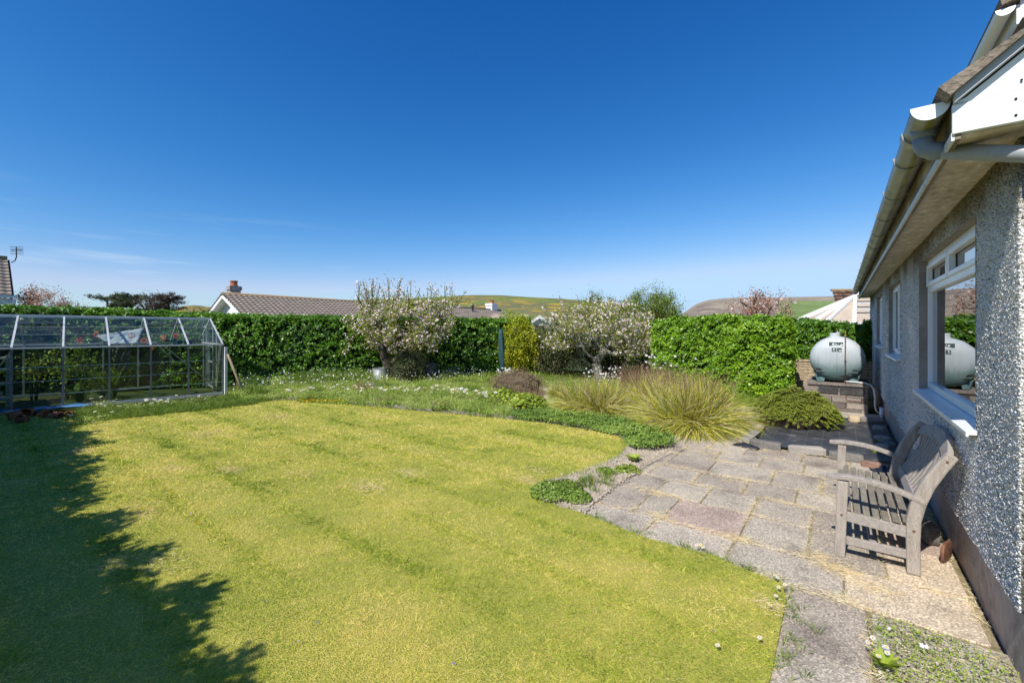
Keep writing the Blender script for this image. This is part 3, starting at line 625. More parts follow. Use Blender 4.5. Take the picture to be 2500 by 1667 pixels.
def tree(name, trunk, targets, label, cat, bark, r0=.10, rt=.003, seed=1, group=None, bend=.075, nside=6, up=0.0, shoot=None):
    """space-filling skeleton: every target point is joined to the nearest wood already there; returns root and twig points"""
    rs = random.Random(seed)
    root = thing(name, label, cat, trunk[0], group)
    nodes = [Vector(p) for p in trunk]; par = [-1]+list(range(len(trunk)-1)); fork = Vector(trunk[-1])
    tg = sorted([Vector(t) for t in targets], key=lambda t: (t-fork).length)
    chains = [list(range(len(trunk)))]; tips = []; nsk = len(trunk)
    arr = np.array([tuple(p) for p in nodes]); 
    for t in tg:
        lo = max(0, len(trunk)-2)
        a = np.array([tuple(p) for p in nodes[lo:]]); dd = np.linalg.norm(a-np.array(t), axis=1)
        # prefer wood that lies nearer the trunk than the target
        dt = np.linalg.norm(a-np.array(fork), axis=1); pen = np.where(dt > (t-fork).length*.93, .6, 0) + dt*.10
        st_ = shoot is not None and t.z > shoot
        if st_: pen = pen + np.where(a[:,2] > t.z-.55, 3.0, 0) + np.hypot(a[:,0]-t.x, a[:,1]-t.y)*.8
        i = int(np.argmin(dd+pen))+lo; p = nodes[i]; d = t-p; ln = d.length
        if ln < .05: continue
        k = max(2, int(ln/.16)); off = Vector((rs.gauss(0,1),rs.gauss(0,1),rs.gauss(0,.6)))*(bend if not st_ else .015)*ln
        ch = [i]
        for j in range(1,k+1):
            s = j/k; q = p+d*s+off*(s*(1-s))*2 + Vector((0,0,-up*ln*s*(1-s)))
            q += Vector((rs.gauss(0,1),rs.gauss(0,1),rs.gauss(0,1)))*.012
            nodes.append(q); par.append(ch[-1]); ch.append(len(nodes)-1)
        chains.append(ch); tips.append(ch)
    cnt = [0]*len(nodes); haschild = set(par)
    for i in range(len(nodes)-1,-1,-1):
        if i not in haschild: cnt[i] = 1
        if par[i] >= 0: cnt[par[i]] += cnt[i]
    tot = max(cnt); rad = [max(rt, r0*(c/tot)**.52) for c in cnt]
    mb = MB()
    for ch in chains:
        if len(ch) < 2: continue
        rr = [rad[i] for i in ch]; 
        if ch is not chains[0]: rr[0] = min(rad[ch[0]], rad[ch[1]]*1.25)
        mb.tube([nodes[i] for i in ch], rr, nside if rr[0] > .02 else 4, cap=False)
    mb.build('trunk', bark, root, smooth=True, fix=False)
    tw = np.array([tuple(nodes[i]) for ch in tips for i in ch[1:]]); thin = np.array([rad[i] for ch in tips for i in ch[1:]])
    end = np.array([tuple(nodes[ch[-1]]) for ch in tips])
    return root, tw, thin, end
def ell_targets(c, rad, n, rs, lump=.15, inner=.25, flat=None):
    out = []
    while len(out) < n:
        v = Vector((rs.gauss(0,1),rs.gauss(0,1),rs.gauss(0,1))).normalized(); r = inner+(1-inner)*rs.random()**.45
        r *= 1+lump*float(wob(v.x*2,v.y*2,v.z*2,1.4,3))
        p = Vector((c[0]+v.x*r*rad[0], c[1]+v.y*r*rad[1], c[2]+v.z*r*rad[2]))
        if flat is not None and p.z < flat: continue
        out.append(p)
    return out
def scatter_on(tw, n, sp, bias=None):
    i = RNG.integers(0, len(tw), n) if bias is None else RNG.choice(len(tw), n, p=bias/bias.sum())
    return tw[i] + RNG.normal(size=(n,3))*sp
def add_leaves(root, pts, leaf, mat, name='foliage', aspect=.6, rnd=None, up=.4):
    n = len(pts); Nn = nrm(rdir(n)+np.array([0,0,up])); A = nrm(np.cross(Nn, rdir(n)))
    sz = leaf*(.6+.7*RNG.random(n)); return leaves(name, pts, A, Nn, sz, sz*aspect, mat, root, rnd)
def add_flowers(root, pts, size, mat, name='blossom', petals=5):
    n = len(pts); Nn = nrm(rdir(n)+np.array([0,-.5,.5])); U = nrm(np.cross(Nn, rdir(n))); W = np.cross(Nn, U)
    Ps=[];As=[];Ns=[];R=[]; r = RNG.random(n)
    for k in range(petals):
        a = 2*math.pi*k/petals; A = U*math.cos(a)+W*math.sin(a)+Nn*.35
        Ps.append(pts); As.append(nrm(A)); Ns.append(Nn); R.append(np.clip(r+RNG.normal(size=n)*.1,0,1))
    P = np.concatenate(Ps); m = len(P); sz = np.tile(size*(.75+.5*RNG.random(n)), petals)
    return leaves(name, P, np.concatenate(As), np.concatenate(Ns), sz, sz*.85, mat, root, np.concatenate(R))

# ------------------------------------------------------------------ hedges
hedge('hedge', [(-9.15,12.9),(-11.4,9.75),(-14.35,5.45),(-15.5,3.9),(-16.3,1.5),(-16.8,-3.0)], 1.5, lambda s: np.interp(s,[0,1,4,9,11,13,18],[1.86,1.92,1.95,1.98,2.05,2.1,2.15]),
      'long clipped glossy green hedge running behind the greenhouse to the first apple tree', 'hedge', M['hedge'], dens=2600, leaf=.066, seed=2)
hedge('hedge', [(-1.02,12.3),(-1.6,12.1),(-2.6,12.05),(-3.95,12.3)][::-1], 1.7, lambda s: np.interp(s,[0,.8,1.7,2.8],[1.76,1.84,1.88,1.80]),
      'tall rounded bright green hedge block between the pale tufted grass and the oil tank', 'hedge', M['hedge2'], dens=3900, leaf=.060, seed=5, lump=.15, inset=.16)
hedge('hedge', [(-1.9,13.75),(-1.0,13.7),(.2,13.6),(.66,13.55)], .9, lambda s: np.interp(s,[0,1.2,2.6],[1.12,1.05,.90]),
      'straggly green hedge growing over the low brick wall behind the oil tank', 'hedge', M['hedge'], dens=2600, leaf=.058, seed=9, zb=.76)
hedge('hedge', [(-15,-1.08),(-11,-1.08),(-7.5,-1.30),(-4.5,-1.60),(-2.0,-1.66)][::-1], .9, lambda s: 2.2+.06*np.sin(s*3.1)+.08*np.sin(s*7.3)+.1*np.sin(s*1.1),
      'garden hedge behind the lawn whose shadow falls across the near left grass', 'hedge', M['hedge'], dens=1300, leaf=.075, seed=12, lump=.3, topdens=1)
bush('shrub', (*dp(1262,14.9),.95), (.78,.62,1.06), 16000, .05, 'golden yellow variegated shrub beside the slim green cover', 'shrub', M['gold'], seed=3, lump=.30, aspect=.6, fill=.5)
bush('shrub', (*dp(1250,15.7),1.25), (.85,.7,1.02), 11000, .05, 'yellow-green rounded shrub rising above the hedge top near the white chimney', 'shrub', M['lime'], seed=4, lump=.15)
bush('shrub', (*dp(1352,15.1),.92), (1.28,.95,1.10), 24000, .042, 'big dark olive small-leaved shrub behind the second apple tree', 'shrub', M['darkleaf'], seed=6, lump=.26, fill=.5)
bush('shrub', (*dp(1480,15.2),.70), (1.15,.95,.88), 14000, .042, 'dark spreading shrub in the shade right of the second apple trunk', 'shrub', M['darkleaf'], seed=8, lump=.2)
bush('shrub', (*dp(1590,14.4),.60), (.95,.8,.85), 8000, .045, 'dark green shrub between the second apple tree and the bright hedge block', 'shrub', M['hedge'], seed=18, lump=.2)
bush('shrub', (*dp(996,12.6),.55), (.62,.55,.52), 9000, .032, 'low bronze-green twiggy shrub at the foot of the first apple tree', 'shrub', M['darkleaf'], seed=10, lump=.22, fill=.6, twigs=30)

# ------------------------------------------------------------------ apple trees
rs = random.Random(21)
def P3(sx, sy, d): x, y = dp(sx, d); return (x, y, hz(sy, d))
d1 = 12.9
tr = [P3(962,952,d1), P3(958,925,d1), P3(948,895,d1), P3(938,868,d1), P3(936,850,d1)]
tr[0] = (tr[0][0], tr[0][1], -.05)
cx, cy = dp(985, d1)
tg = ell_targets((cx,cy,1.75), (1.72,1.45,.95), 330, rs, .16, .2, flat=.85)
for i in range(60):      # upright water shoots
    px = rs.uniform(870,1105); top = 672+abs(px-965)*.20+rs.uniform(0,38); dd = d1+rs.uniform(-.8,.8)
    tg.append(Vector(P3(px, top, dd)))
for px, py in [(1138,712),(1125,735),(1150,742),(862,732),(858,800),(840,860),(880,690)]: tg.append(Vector(P3(px,py,d1)))
root, tw, thin, end = tree('apple_tree', tr, tg, 'pink-white blossoming apple tree beside the corrugated metal bin', 'tree', M['bark'], r0=.13, seed=3, group='blossoming apple trees', shoot=2.55)
z = tw[:,2]; b = np.where(z > 2.45, .22, 1.0)*np.where(thin < .02, 1, .2)
add_leaves(root, scatter_on(tw, 15500, .075, b), .050, M['apple_leaf'])
pts = scatter_on(tw, 1400, .065, b); add_flowers(root, np.repeat(pts,3,0)+RNG.normal(size=(4200,3))*.030, .031, M['blossom'])
d2 = 13.2
tr = [P3(1462,930,d2),P3(1461,915,d2), P3(1459,900,d2), P3(1455,885,d2)]
tr[0] = (tr[0][0], tr[0][1], -.05)
cx, cy = dp(1480, d2)
rs = random.Random(5)
tg = [Vector(P3(*p,d2+q)) for p,q in [((1425,855),-.2),((1415,835),-.3),((1440,840),.2),((1480,855),-.1),((1510,850),-.4),((1550,845),-.3),((1500,820),.3),((1400,800),0),((1520,800),.5)]]
tg += ell_targets((cx,cy,1.72), (1.85,1.4,.80), 330, rs, .2, .2, flat=1.0)
tg += [Vector(P3(rs.gauss(1450,45), 745+rs.uniform(0,40), d2+rs.uniform(-.6,.6))) for _ in range(30)]
for i in range(26):
    px = rs.uniform(1360,1540); tg.append(Vector(P3(px, 722+abs(px-1440)*.12+rs.uniform(-6,30), d2+rs.uniform(-.6,.6))))
for i in range(130):      # drooping right-hand side
    px = rs.uniform(1500,1640); tg.append(Vector(P3(px, rs.uniform(782,872), d2-rs.uniform(-.2,1.2))))
for i in range(40):
    px = rs.uniform(1322,1400); tg.append(Vector(P3(px, rs.uniform(760,850), d2-rs.uniform(-.6,.8))))
for px,py in [(1365,722),(1330,738),(1328,752),(1655,855)]: tg.append(Vector(P3(px,py,d2)))
root, tw, thin, end = tree('apple_tree', tr, tg, 'wide low blossoming apple tree with a pale forked trunk behind the tufted grasses', 'tree', M['bark_pale'], r0=.14, seed=9, group='blossoming apple trees', bend=.12, shoot=2.5)
z = tw[:,2]; b = np.where(z > 2.4, .35, 1.0)*np.where(thin < .022, 1, .12)
add_leaves(root, scatter_on(tw, 15500, .085, b), .048, M['apple_leaf'])
pts = scatter_on(tw, 1250, .075, b); add_flowers(root, np.repeat(pts,3,0)+RNG.normal(size=(3750,3))*.030, .031, M['blossom'])

# ------------------------------------------------------------------ trees beyond the hedges
def far_tree(name, px, py_c, d, rad, nt_, nl, leaf, label, mat, seed, group='trees beyond the hedges', bark=None, lump=.2, flat=1.0, aspect=.6, sp=.12, flowers=0):
    rs = random.Random(seed); c = P3(px, py_c, d)
    tg = ell_targets(c, rad, nt_, rs, lump, .2, flat=flat)
    root, tw, thin, end = tree(name, [(c[0],c[1],-.05),(c[0]+.05,c[1],max(.4,c[2]-rad[2]*1.1)*.5),(c[0],c[1],max(.6,c[2]-rad[2]*.9))], tg, label, 'tree', bark or M['bark'], r0=.12, rt=.006, seed=seed, group=group)
    if nl: add_leaves(root, scatter_on(tw, nl, sp), leaf, mat, aspect=aspect)
    if flowers: add_flowers(root, scatter_on(tw, flowers, sp*.8), .05, M['blossom'])
    return root
far_tree('hawthorn_tree', 1588, 760, 19, (1.35,1.1,1.0), 280, 17000, .062, 'round fresh green tree with bare twig tips behind the second apple tree', M['haw'], 31)
far_tree('hawthorn_tree', 1455, 752, 19.5, (.7,.7,.75), 80, 2500, .06, 'dark green treetop standing behind the second apple tree', M['haw'], 32)
far_tree('cherry_tree', 1850, 765, 16, (1.05,.9,.9), 130, 4600, .062, 'copper-leaved tree with pink blossom above the bright hedge block', M['pinkleaf'], 33, flowers=160)
far_tree('cherry_tree', 95, 750, 22, (1.6,1.2,1.05), 160, 5200, .08, 'pinkish copper-leaved tree beside the left-hand house', M['pinkleaf'], 34, flowers=300)
far_tree('cherry_tree', 165, 762, 23, (1.0,.9,.6), 60, 1300, .07, 'lower pink twiggy tree between the copper-leaved tree and the cypress', M['pinkleaf'], 35)
def conifer(px, top, d, w_, label, mat, seed, n=9000, leaf=.15):
    x, y = dp(px, d); h = hz(top, d); root = thing('conifer_tree', label, 'tree', (x,y,0), 'trees beyond the hedges')
    rs = random.Random(seed); mb = MB(); mb.tube([(x,y,-.05),(x,y,h*.9)], [.16,.05], 7); P = []; A = []
    for i in range(40):
        z0 = rs.uniform(.25,.95)*h; a = rs.random()*6.28; ln = w_*(.55+.5*rs.random())*(1.15-(z0/h)**2*.75)
        e = (x+math.cos(a)*ln, y+math.sin(a)*ln, min(h, z0+ln*rs.uniform(.05,.30)))
        mb.tube([(x,y,z0),((x+e[0])/2,(y+e[1])/2,(z0+e[2])/2-.05),e], [.04,.025,.008], 4)
        for k in range(n//40):
            t = rs.uniform(.2,1.05); P.append([x+(e[0]-x)*t+rs.gauss(0,.10), y+(e[1]-y)*t+rs.gauss(0,.10), z0+(e[2]-z0)*t+rs.gauss(0,.07)])
            A.append([math.cos(a)+rs.gauss(0,.5), math.sin(a)+rs.gauss(0,.5), rs.gauss(.25,.25)])
    mb.build('trunk', M['bark'], root, smooth=True, fix=False)
    P = np.array(P); Nn = nrm(rdir(len(P))+np.array([0,0,.8])); sz = leaf*(.6+.6*RNG.random(len(P)))
    leaves('foliage', P, nrm(np.array(A)), Nn, sz, sz*.28, mat, root)
conifer(262, 716, 27, 1.9, 'dark green cypress with spreading sprays, leftmost of the dark treetops', M['conifer'], 41)
conifer(322, 716, 29, 1.9, 'dark green flat-topped cypress left of the bare twiggy tree', M['conifer'], 42)
conifer(412, 714, 29, 1.7, 'dark brown-green conifer, rightmost of the dark treetops', M['brownleaf'], 43)
far_tree('bare_tree', 350, 748, 28, (.95,.8,.95), 150, 500, .06, 'bare twiggy grey tree between the dark conifers', M['brownleaf'], 44)
far_tree('bare_tree', 383, 748, 29, (1.0,.9,.9), 150, 2600, .08, 'brown small-leaved treetop left of the rightmost conifer', M['brownleaf'], 45)
far_tree('bare_tree', 485, 770, 27, (.8,.8,.5), 70, 1100, .06, 'low brown-green twiggy treetop left of the tiled neighbouring roof', M['haw'], 46)

# ------------------------------------------------------------------ border plants
def clump(name, label, centres, nb, ln, wd, mat, seed, stalks=0, bend=1.0, lean=1.0, rb=.12, cat='ornamental grass', rndfn=None):
    root = thing(name, label, cat, (centres[0][0],centres[0][1],0))
    C = np.array(centres); i = RNG.integers(0, len(C), nb); a = RNG.random(nb)*2*math.pi; r = RNG.random(nb)**.5*rb
    P = np.stack([C[i,0]+np.cos(a)*r, C[i,1]+np.sin(a)*r, np.full(nb,.01)],1)
    a2 = a + RNG.normal(size=nb)*.5; l = (RNG.random(nb)**.8)*lean
    D = nrm(np.stack([np.cos(a2)*l,np.sin(a2)*l,np.ones(nb)],1))
    rnd = np.clip(.45+.27*RNG.normal(size=nb)+.12*l/lean, 0, 1)
    L_ = ln*(.55+.5*RNG.random(nb))
    blades('blades', P, D, L_, wd, bend*l/lean*(.45+1.0*RNG.random(nb)), 6, mat, root, rnd, curl=.22)
    if stalks:
        a = RNG.random(stalks)*2*math.pi; i = RNG.integers(0, len(C), stalks); l = RNG.random(stalks)*.5
        D = nrm(np.stack([np.cos(a)*l,np.sin(a)*l,np.ones(stalks)],1)); P = np.stack([C[i,0]+np.cos(a)*rb,C[i,1]+np.sin(a)*rb,0*a+.01],1)
        Ls = ln*(.9+.28*RNG.random(stalks)); blades('flower_stalks', P, D, Ls, wd*.8, .12, 3, M['stalk'], root)
        T = P + D*(Ls*.93)[:,None] + (np.stack([D[:,0],D[:,1],0*l],1)*.5-np.array([0,0,1]))*(.12*Ls*.86)[:,None]
        m = 5; TT = np.repeat(T,m,0)+RNG.normal(size=(stalks*m,3))*np.array([.006,.006,.03]); add_leaves(root, TT, .028, M['stalk'], 'seed_heads', .35)
    return root
g = lambda sx, sy: gp(sx*1.063, sy*1.063)
clump('tufted_grass', 'huge pale tufted grass clump spilling onto the paving', [g(1540,965),g(1600,970),g(1505,950),g(1560,945),g(1625,958),g(1580,988),g(1485,940),g(1545,982),g(1630,975),g(1600,990)], 14000, .90, .0140, M['clump'], 1, 380, bend=1.25, lean=1.5, rb=.17)
clump('tufted_grass', 'medium tufted grass clump left of the huge one', [g(1350,948),g(1380,953),g(1325,943),g(1365,938),g(1400,948)], 5600, .76, .0130, M['clump'], 2, 110, bend=1.1, lean=1.3, rb=.15)
clump('tufted_grass', 'small bronze grass tuft right of the brown heather', [g(1276,915)], 700, .44, .009, M['clump'], 3, 10, bend=.6, lean=.9, rb=.06)
clump('tufted_grass', 'brown seeding grass behind the two large clumps', [g(1450,905),g(1480,905),g(1510,903)], 1800, .80, .007, M['stalk'], 4, 120, bend=.3, lean=.6, rb=.2)
bush('heather', (*g(1188,903),.20), (.74,.52,.38), 22000, .030, 'rounded brown twiggy heather at the front of the border', 'shrub', M['heather'], seed=14, lump=.24, aspect=.2, up=.5, fill=.25, thin=.8, coremat=M['brownleaf'])
# low spreading shrub beside the membrane, made of arching sprays
def spreading(name, c, rx, ry, h, nspray, label, seed):
    root = thing(name, label, 'shrub', (c[0],c[1],0)); rs = random.Random(seed); P=[];A=[];mb = MB()
    for i in range(nspray):
        a = rs.random()*6.28; rr = rs.random()**.6; e = Vector((c[0]+math.cos(a)*rx*rr, c[1]+math.sin(a)*ry*rr, 0))
        zt = h*math.sqrt(max(0,1-rr**2.2))*(.8+.25*rs.random())*(1+.2*float(wob(e.x,e.y,0,5,2)))+.03; e.z = zt
        d = Vector((math.cos(a)+rs.gauss(0,.35), math.sin(a)+rs.gauss(0,.35), .20-.55*rr)).normalized()*rs.uniform(.10,.2)
        s = e - d; mb.tube([s, e-d*.4+Vector((0,0,.012)), e], [.004,.003,.0015], 4, cap=False)
        for k in range(34):
            t = k/34; side = Vector((-d.y,d.x,0)).normalized()*(1 if k%2 else -1)
            P.append(s+d*t+Vector((0,0,.012))); A.append((side*.8+d.normalized()*.9+Vector((0,0,.15+rs.gauss(0,.25)))).normalized())
    mb.build('branches', M['brownleaf'], root, fix=False)
    P = np.array([tuple(p) for p in P]); A = np.array([tuple(p) for p in A]); Nn = nrm(np.array([0,0,1.0])+rdir(len(P))*.5)
    leaves('foliage', P, A, Nn, .026*(.6+.7*RNG.random(len(P))), .009, M['juniper'], root)
    mb = MB(); mb.lathe((c[0],c[1],0), [(rx*.8,.0),(rx*.80,h*.25),(rx*.6,h*.62),(rx*.3,h*.8),(.01,h*.84)], 22, 1, ry/rx); mb.build('stems', M['brownleaf'], root, smooth=True)
cc = gp(1940,1038); spreading('cotoneaster', (cc[0],cc[1]+.12), .66,.62,.50, 3000, 'low spreading olive shrub with arching sprays beside the black membrane', 7)
# leafy lime plants
def leafy(name, c, R, h, n, leaf, mat, label, group=None, cat='plant'):
    root = thing(name, label, cat, (c[0],c[1],0), group)
    a = RNG.random(n)*6.28; r = np.sqrt(RNG.random(n))*R; z = h*(1-(r/R)**2*.6)*(.6+.5*RNG.random(n))
    P = np.stack([c[0]+np.cos(a)*r, c[1]+np.sin(a)*r, z],1); Nn = nrm(np.stack([np.cos(a)*.4,np.sin(a)*.4,np.ones(n)],1)+rdir(n)*.45); A = nrm(np.cross(Nn,rdir(n))+np.stack([np.cos(a),np.sin(a),0*a],1)*.5)
    leaves('foliage', P, A, Nn, leaf*(.6+.7*RNG.random(n)), leaf*.75, mat, root)
    mb = MB()
    for i in range(0, n, max(1,n//40)): mb.tube([(c[0],c[1],0),tuple(P[i])], .004, 4)
    mb.build('stems', M['lime'], root, fix=False)
    return root
leafy('leafy_plant', g(1160,930), .36,.30, 700, .085, M['lime'], 'lime green leafy plant in front of the brown heather, left of its twin')
leafy('leafy_plant', g(1212,938), .36,.28, 650, .085, M['lime'], 'lime green leafy plant touching the medium tufted grass')
def rosette(c, n, ln, label):
    root = thing('primula', label, 'plant', (c[0],c[1],0))
    a = np.arange(n)*2.4; t = .25+.75*np.arange(n)/n; D = nrm(np.stack([np.cos(a),np.sin(a),1.5-t],1)); Nn = nrm(np.stack([-np.cos(a)*.6,-np.sin(a)*.6,np.ones(n)],1))
    P = np.repeat(np.array([[c[0],c[1],.015]]),n,0); leaves('leaves', P, D, Nn, ln*(.7+.4*RNG.random(n)), ln*.35, M['lime'], root)
    return root
def crumbs(poly, n, s0, name, label, mat):
    p = in_poly_pts(poly, n)+RNG.normal(size=(n,2))*.02; C = np.stack([p[:,0],p[:,1],.016+0*p[:,0]],1); R_ = s0*(.3+RNG.random(n)**3*2.2)
    O = np.array([[1,0,0],[-1,0,0],[0,1,0],[0,-1,0],[0,0,1],[0,0,-1]],float); a = rdir(n); b = nrm(np.cross(a, rdir(n))); c = np.cross(a,b); k = R_[:,None]*(.5+.7*RNG.random((n,3)))
    V = C[:,None,:]+O[None,:,0,None]*(a*k[:,:1])[:,None]+O[None,:,1,None]*(b*k[:,1:2])[:,None]+O[None,:,2,None]*(c*k[:,2:3])[:,None]
    T = np.array([[0,2,4],[2,1,4],[1,3,4],[3,0,4],[2,0,5],[1,2,5],[3,1,5],[0,3,5]]); tag(np_mesh(name, V.reshape(-1,3), (np.arange(n)[:,None,None]*6+T[None]).reshape(-1,3), np.repeat(RNG.random(n),6), mat), label, 'soil', kind='stuff')
crumbs(P_((1335,1184),(1222,1130),(1262,1106),(1425,1048),(1448,1020),(1545,1030),(1472,1080),(1422,1114)), 7000, .008, 'soil_crumbs', 'dry crumbly soil between the lawn and the paving', M['soil'])
crumbs([(.14,1.5),(.62,1.5),(.62,3.05),(.14,3.07)], 2200, .0045, 'soil_crumbs', 'gritty soil and small stones on the weedy patch by the gable corner', M['soil'])
leafy('creeping_weed', g(1390,1085), .10,.05, 300, .022, M['geranium'], 'small lobed-leaf seedling in the middle of the bare soil')
leafy('creeping_weed', g(1300,1125), .16,.09, 700, .022, M['rough_grass'], 'low grassy weed between the two lobed-leaf weeds')
rosette(g(1455,1062), 20, .14, 'lime green rosette of broad leaves on the bare soil by the paving')
leafy('creeping_weed', g(1440,1082), .14,.06, 260, .03, M['lime'], 'creeping yellow-green weed just below the broad-leaved rosette')
leafy('creeping_weed', g(1265,1140), .20,.13, 1500, .022, M['geranium'], 'lobed-leaf weed where the lawn meets the bare soil')
leafy('creeping_weed', g(1325,1150), .13,.10, 800, .022, M['geranium'], 'small dark weed on the left corner of the paving')
tuft_pts(in_poly_pts([g(1340,1150),g(1405,1120),g(1420,1090),g(1370,1085),g(1330,1110)], 26), 26, .03, .09, .10, .0035, 'grass_tuft', M['rough_grass'], 'upright grass tuft growing out of the bare soil', 'grass', lean=.45)
# ground cover: geranium edging, mixed border greenery
def cover(poly, n, h0, h1, leaf, mat, name, label, cat, aspect=.7, s=2.0, seed=1, shell=.5):
    p = in_poly_pts(poly, n); p = p+RNG.normal(size=p.shape)*.035; h = h0+(h1-h0)*(.5+.5*wob(p[:,0],p[:,1],0,s,seed)); h *= (.8+.3*wob(p[:,0],p[:,1],0,s*4,seed+2))
    z = .01+h*(1-RNG.random(n)**2*shell)
    P = np.stack([p[:,0],p[:,1],z],1); Nn = nrm(rdir(n)*.7+np.array([0,-.1,.9])); A = nrm(np.cross(Nn, rdir(n)))
    sz = leaf*(.6+.8*RNG.random(n)); rnd = np.clip(.45+.2*RNG.normal(size=n)+.25*wob(p[:,0],p[:,1],0,1.5,seed+5),0,1)
    tag(leaves(name, P, A, Nn, sz, sz*aspect, mat, None, rnd), label, cat, kind='stuff')
cover([g(1175,952),g(1260,950),g(1340,958),g(1450,975),g(1530,985),g(1545,1030),g(1500,1040),g(1450,1036),g(1440,1018),g(1425,1006),g(1360,992),g(1262,976),g(1170,964)], 30000, .05,.17, .026, M['geranium'], 'ground_cover', 'dense grey-green lobed ground cover edging the border', 'ground cover', seed=3, s=3)
bpoly = [g(645,922),g(760,926),g(860,937),g(960,947),g(1060,956),g(1160,965),g(1180,950),g(1150,915),g(1125,890),g(900,878),g(700,882),g(560,890),g(520,905),g(560,925)]
cover(bpoly, 85000, .04,.22, .030, M['border'], 'border_planting', 'mixed low grey-green and brown greenery filling the border', 'plants', seed=7, aspect=.45)
tuft_pts(in_poly_pts(bpoly, 900), 14, .06, .14, .16, .006, 'border_stems', M['border'], 'thin upright stems among the low border greenery', 'plants', lean=.4, bend=.1)
cover([g(560,895),g(700,888),g(900,882),g(1120,888),g(1130,872),g(1000,868),g(860,868),g(700,872),g(540,880)], 26000, .12,.36, .045, M['border'], 'leafy_border', 'taller greenery at the back of the border beneath the hedge', 'plants', seed=9, aspect=.35)
tuft_pts(in_poly_pts([g(640,885),g(830,872),g(850,880),g(700,893)], 160), 24, .05, .30, .2, .012, 'iris_leaves', M['rough_grass'], 'sword-shaped leaves below the long hedge', 'plants', lean=.5, bend=.2)
cover([gp(1170*1.0,905),gp(1330,905),gp(1330,925),gp(1200,930)], 2500, .1,.3,.04,M['geranium'],'leafy_border','low dark greenery below the golden shrub','plants')
def specks(poly, n, z0, z1, size, mat, name, label, cat, petals=5):
    p = in_poly_pts(poly, n); p = p + RNG.normal(size=p.shape)*.02
    P = np.stack([p[:,0],p[:,1],z0+(z1-z0)*RNG.random(n)],1); o = add_flowers(None, P, size, mat, name, petals); tag(o, label, cat, kind='stuff')
cover([g(1225,935),g(1275,905),g(1400,905),g(1480,960),g(1460,978),g(1340,960),g(1250,952)], 9000, .02,.12,.035,M['border'],'border_planting','low brown-green growth round the tufted grasses','plants',seed=21,aspect=.4)
cover([g(1240,880),g(1500,880),g(1500,905),g(1290,912)], 9000, .03,.16,.04,M['border'],'border_planting','low growth under the second apple tree','plants',seed=22,aspect=.4)
specks([g(530,915),g(720,905),g(900,900),g(1130,880),g(1125,868),g(860,868),g(640,876),g(545,888)], 560, .20,.40,.021,M['white_petal'],'wild_garlic_flowers','small white nodding flowers scattered along the hedge bottom','flowers')
specks([g(1340,880),g(1420,875),g(1440,895),g(1360,905)], 90, .2,.5,.03,M['white_petal'],'white_flowers','white flower clusters at the foot of the second apple tree','flowers')
specks([g(1480,905),g(1600,905),g(1600,880),g(1480,880)], 130, .55,.95,.032,M['white_petal'],'white_flowers','white flowers showing above the huge tufted grass','flowers')
specks([g(1140,880),g(1180,880),g(1180,870),g(1140,870)], 60, .2,.4,.03,M['white_petal'],'white_flowers','pale blue-white flowers beside the slim green cover','flowers')
specks(lawn_poly, 110, .03,.045,.007,M['violet_petal'],'violets','tiny violet flowers sprinkled over the lawn','flowers',4)
specks(lawn_poly, 16, .03,.05,.012,M['yellow_petal'],'dandelions','a few tiny yellow flowers in the lawn','flowers',7)
specks([g(690,918),g(790,922),g(790,930),g(690,926)], 260, .03,.07,.022,M['yellow_petal'],'yellow_flowers','low yellow-green flowers on the border edge','flowers')
cover([g(680,914),g(800,918),g(800,932),g(690,926)], 2500, .03,.08,.03,M['lime'],'sedum','low lime sedum along the corner of the border','ground cover')
specks([(.14,1.9),(.6,1.9),(.6,3.0),(.14,3.0)], 10, .03,.06,.012,M['white_petal'],'tiny_white_flowers','tiny white flowers in the weedy soil by the wall','flowers')
# odd taller clumps that break up the border
for k_,(px_,py_,n_,h_,mt_,lb_) in enumerate([(590,912,500,.30,'rough_grass','green tussock at the left corner of the border'),(735,905,420,.34,'border','grey-green tussock behind the first daisies'),
    (835,903,380,.30,'stalk','dry brown stems below the corrugated bin'),(985,900,420,.30,'border','leafy tussock below the compost bin'),(1085,905,420,.26,'rough_grass','bright green tussock left of the heather'),
    (880,930,300,.18,'stalk','brown tuft at the front edge of the border'),(1010,943,300,.17,'stalk','reddish brown tuft at the front edge below the daisies'),(1110,950,300,.20,'border','grey tuft before the lime green plants'),(1225,925,420,.30,'stalk','dead brown stems between heather and medium grass clump')]):
    clump('border_tuft', lb_, [g(px_,py_)], n_, h_*1.3, .008, M[mt_], 70+k_, 0, bend=.5, lean=.9, rb=.12, cat='plant')
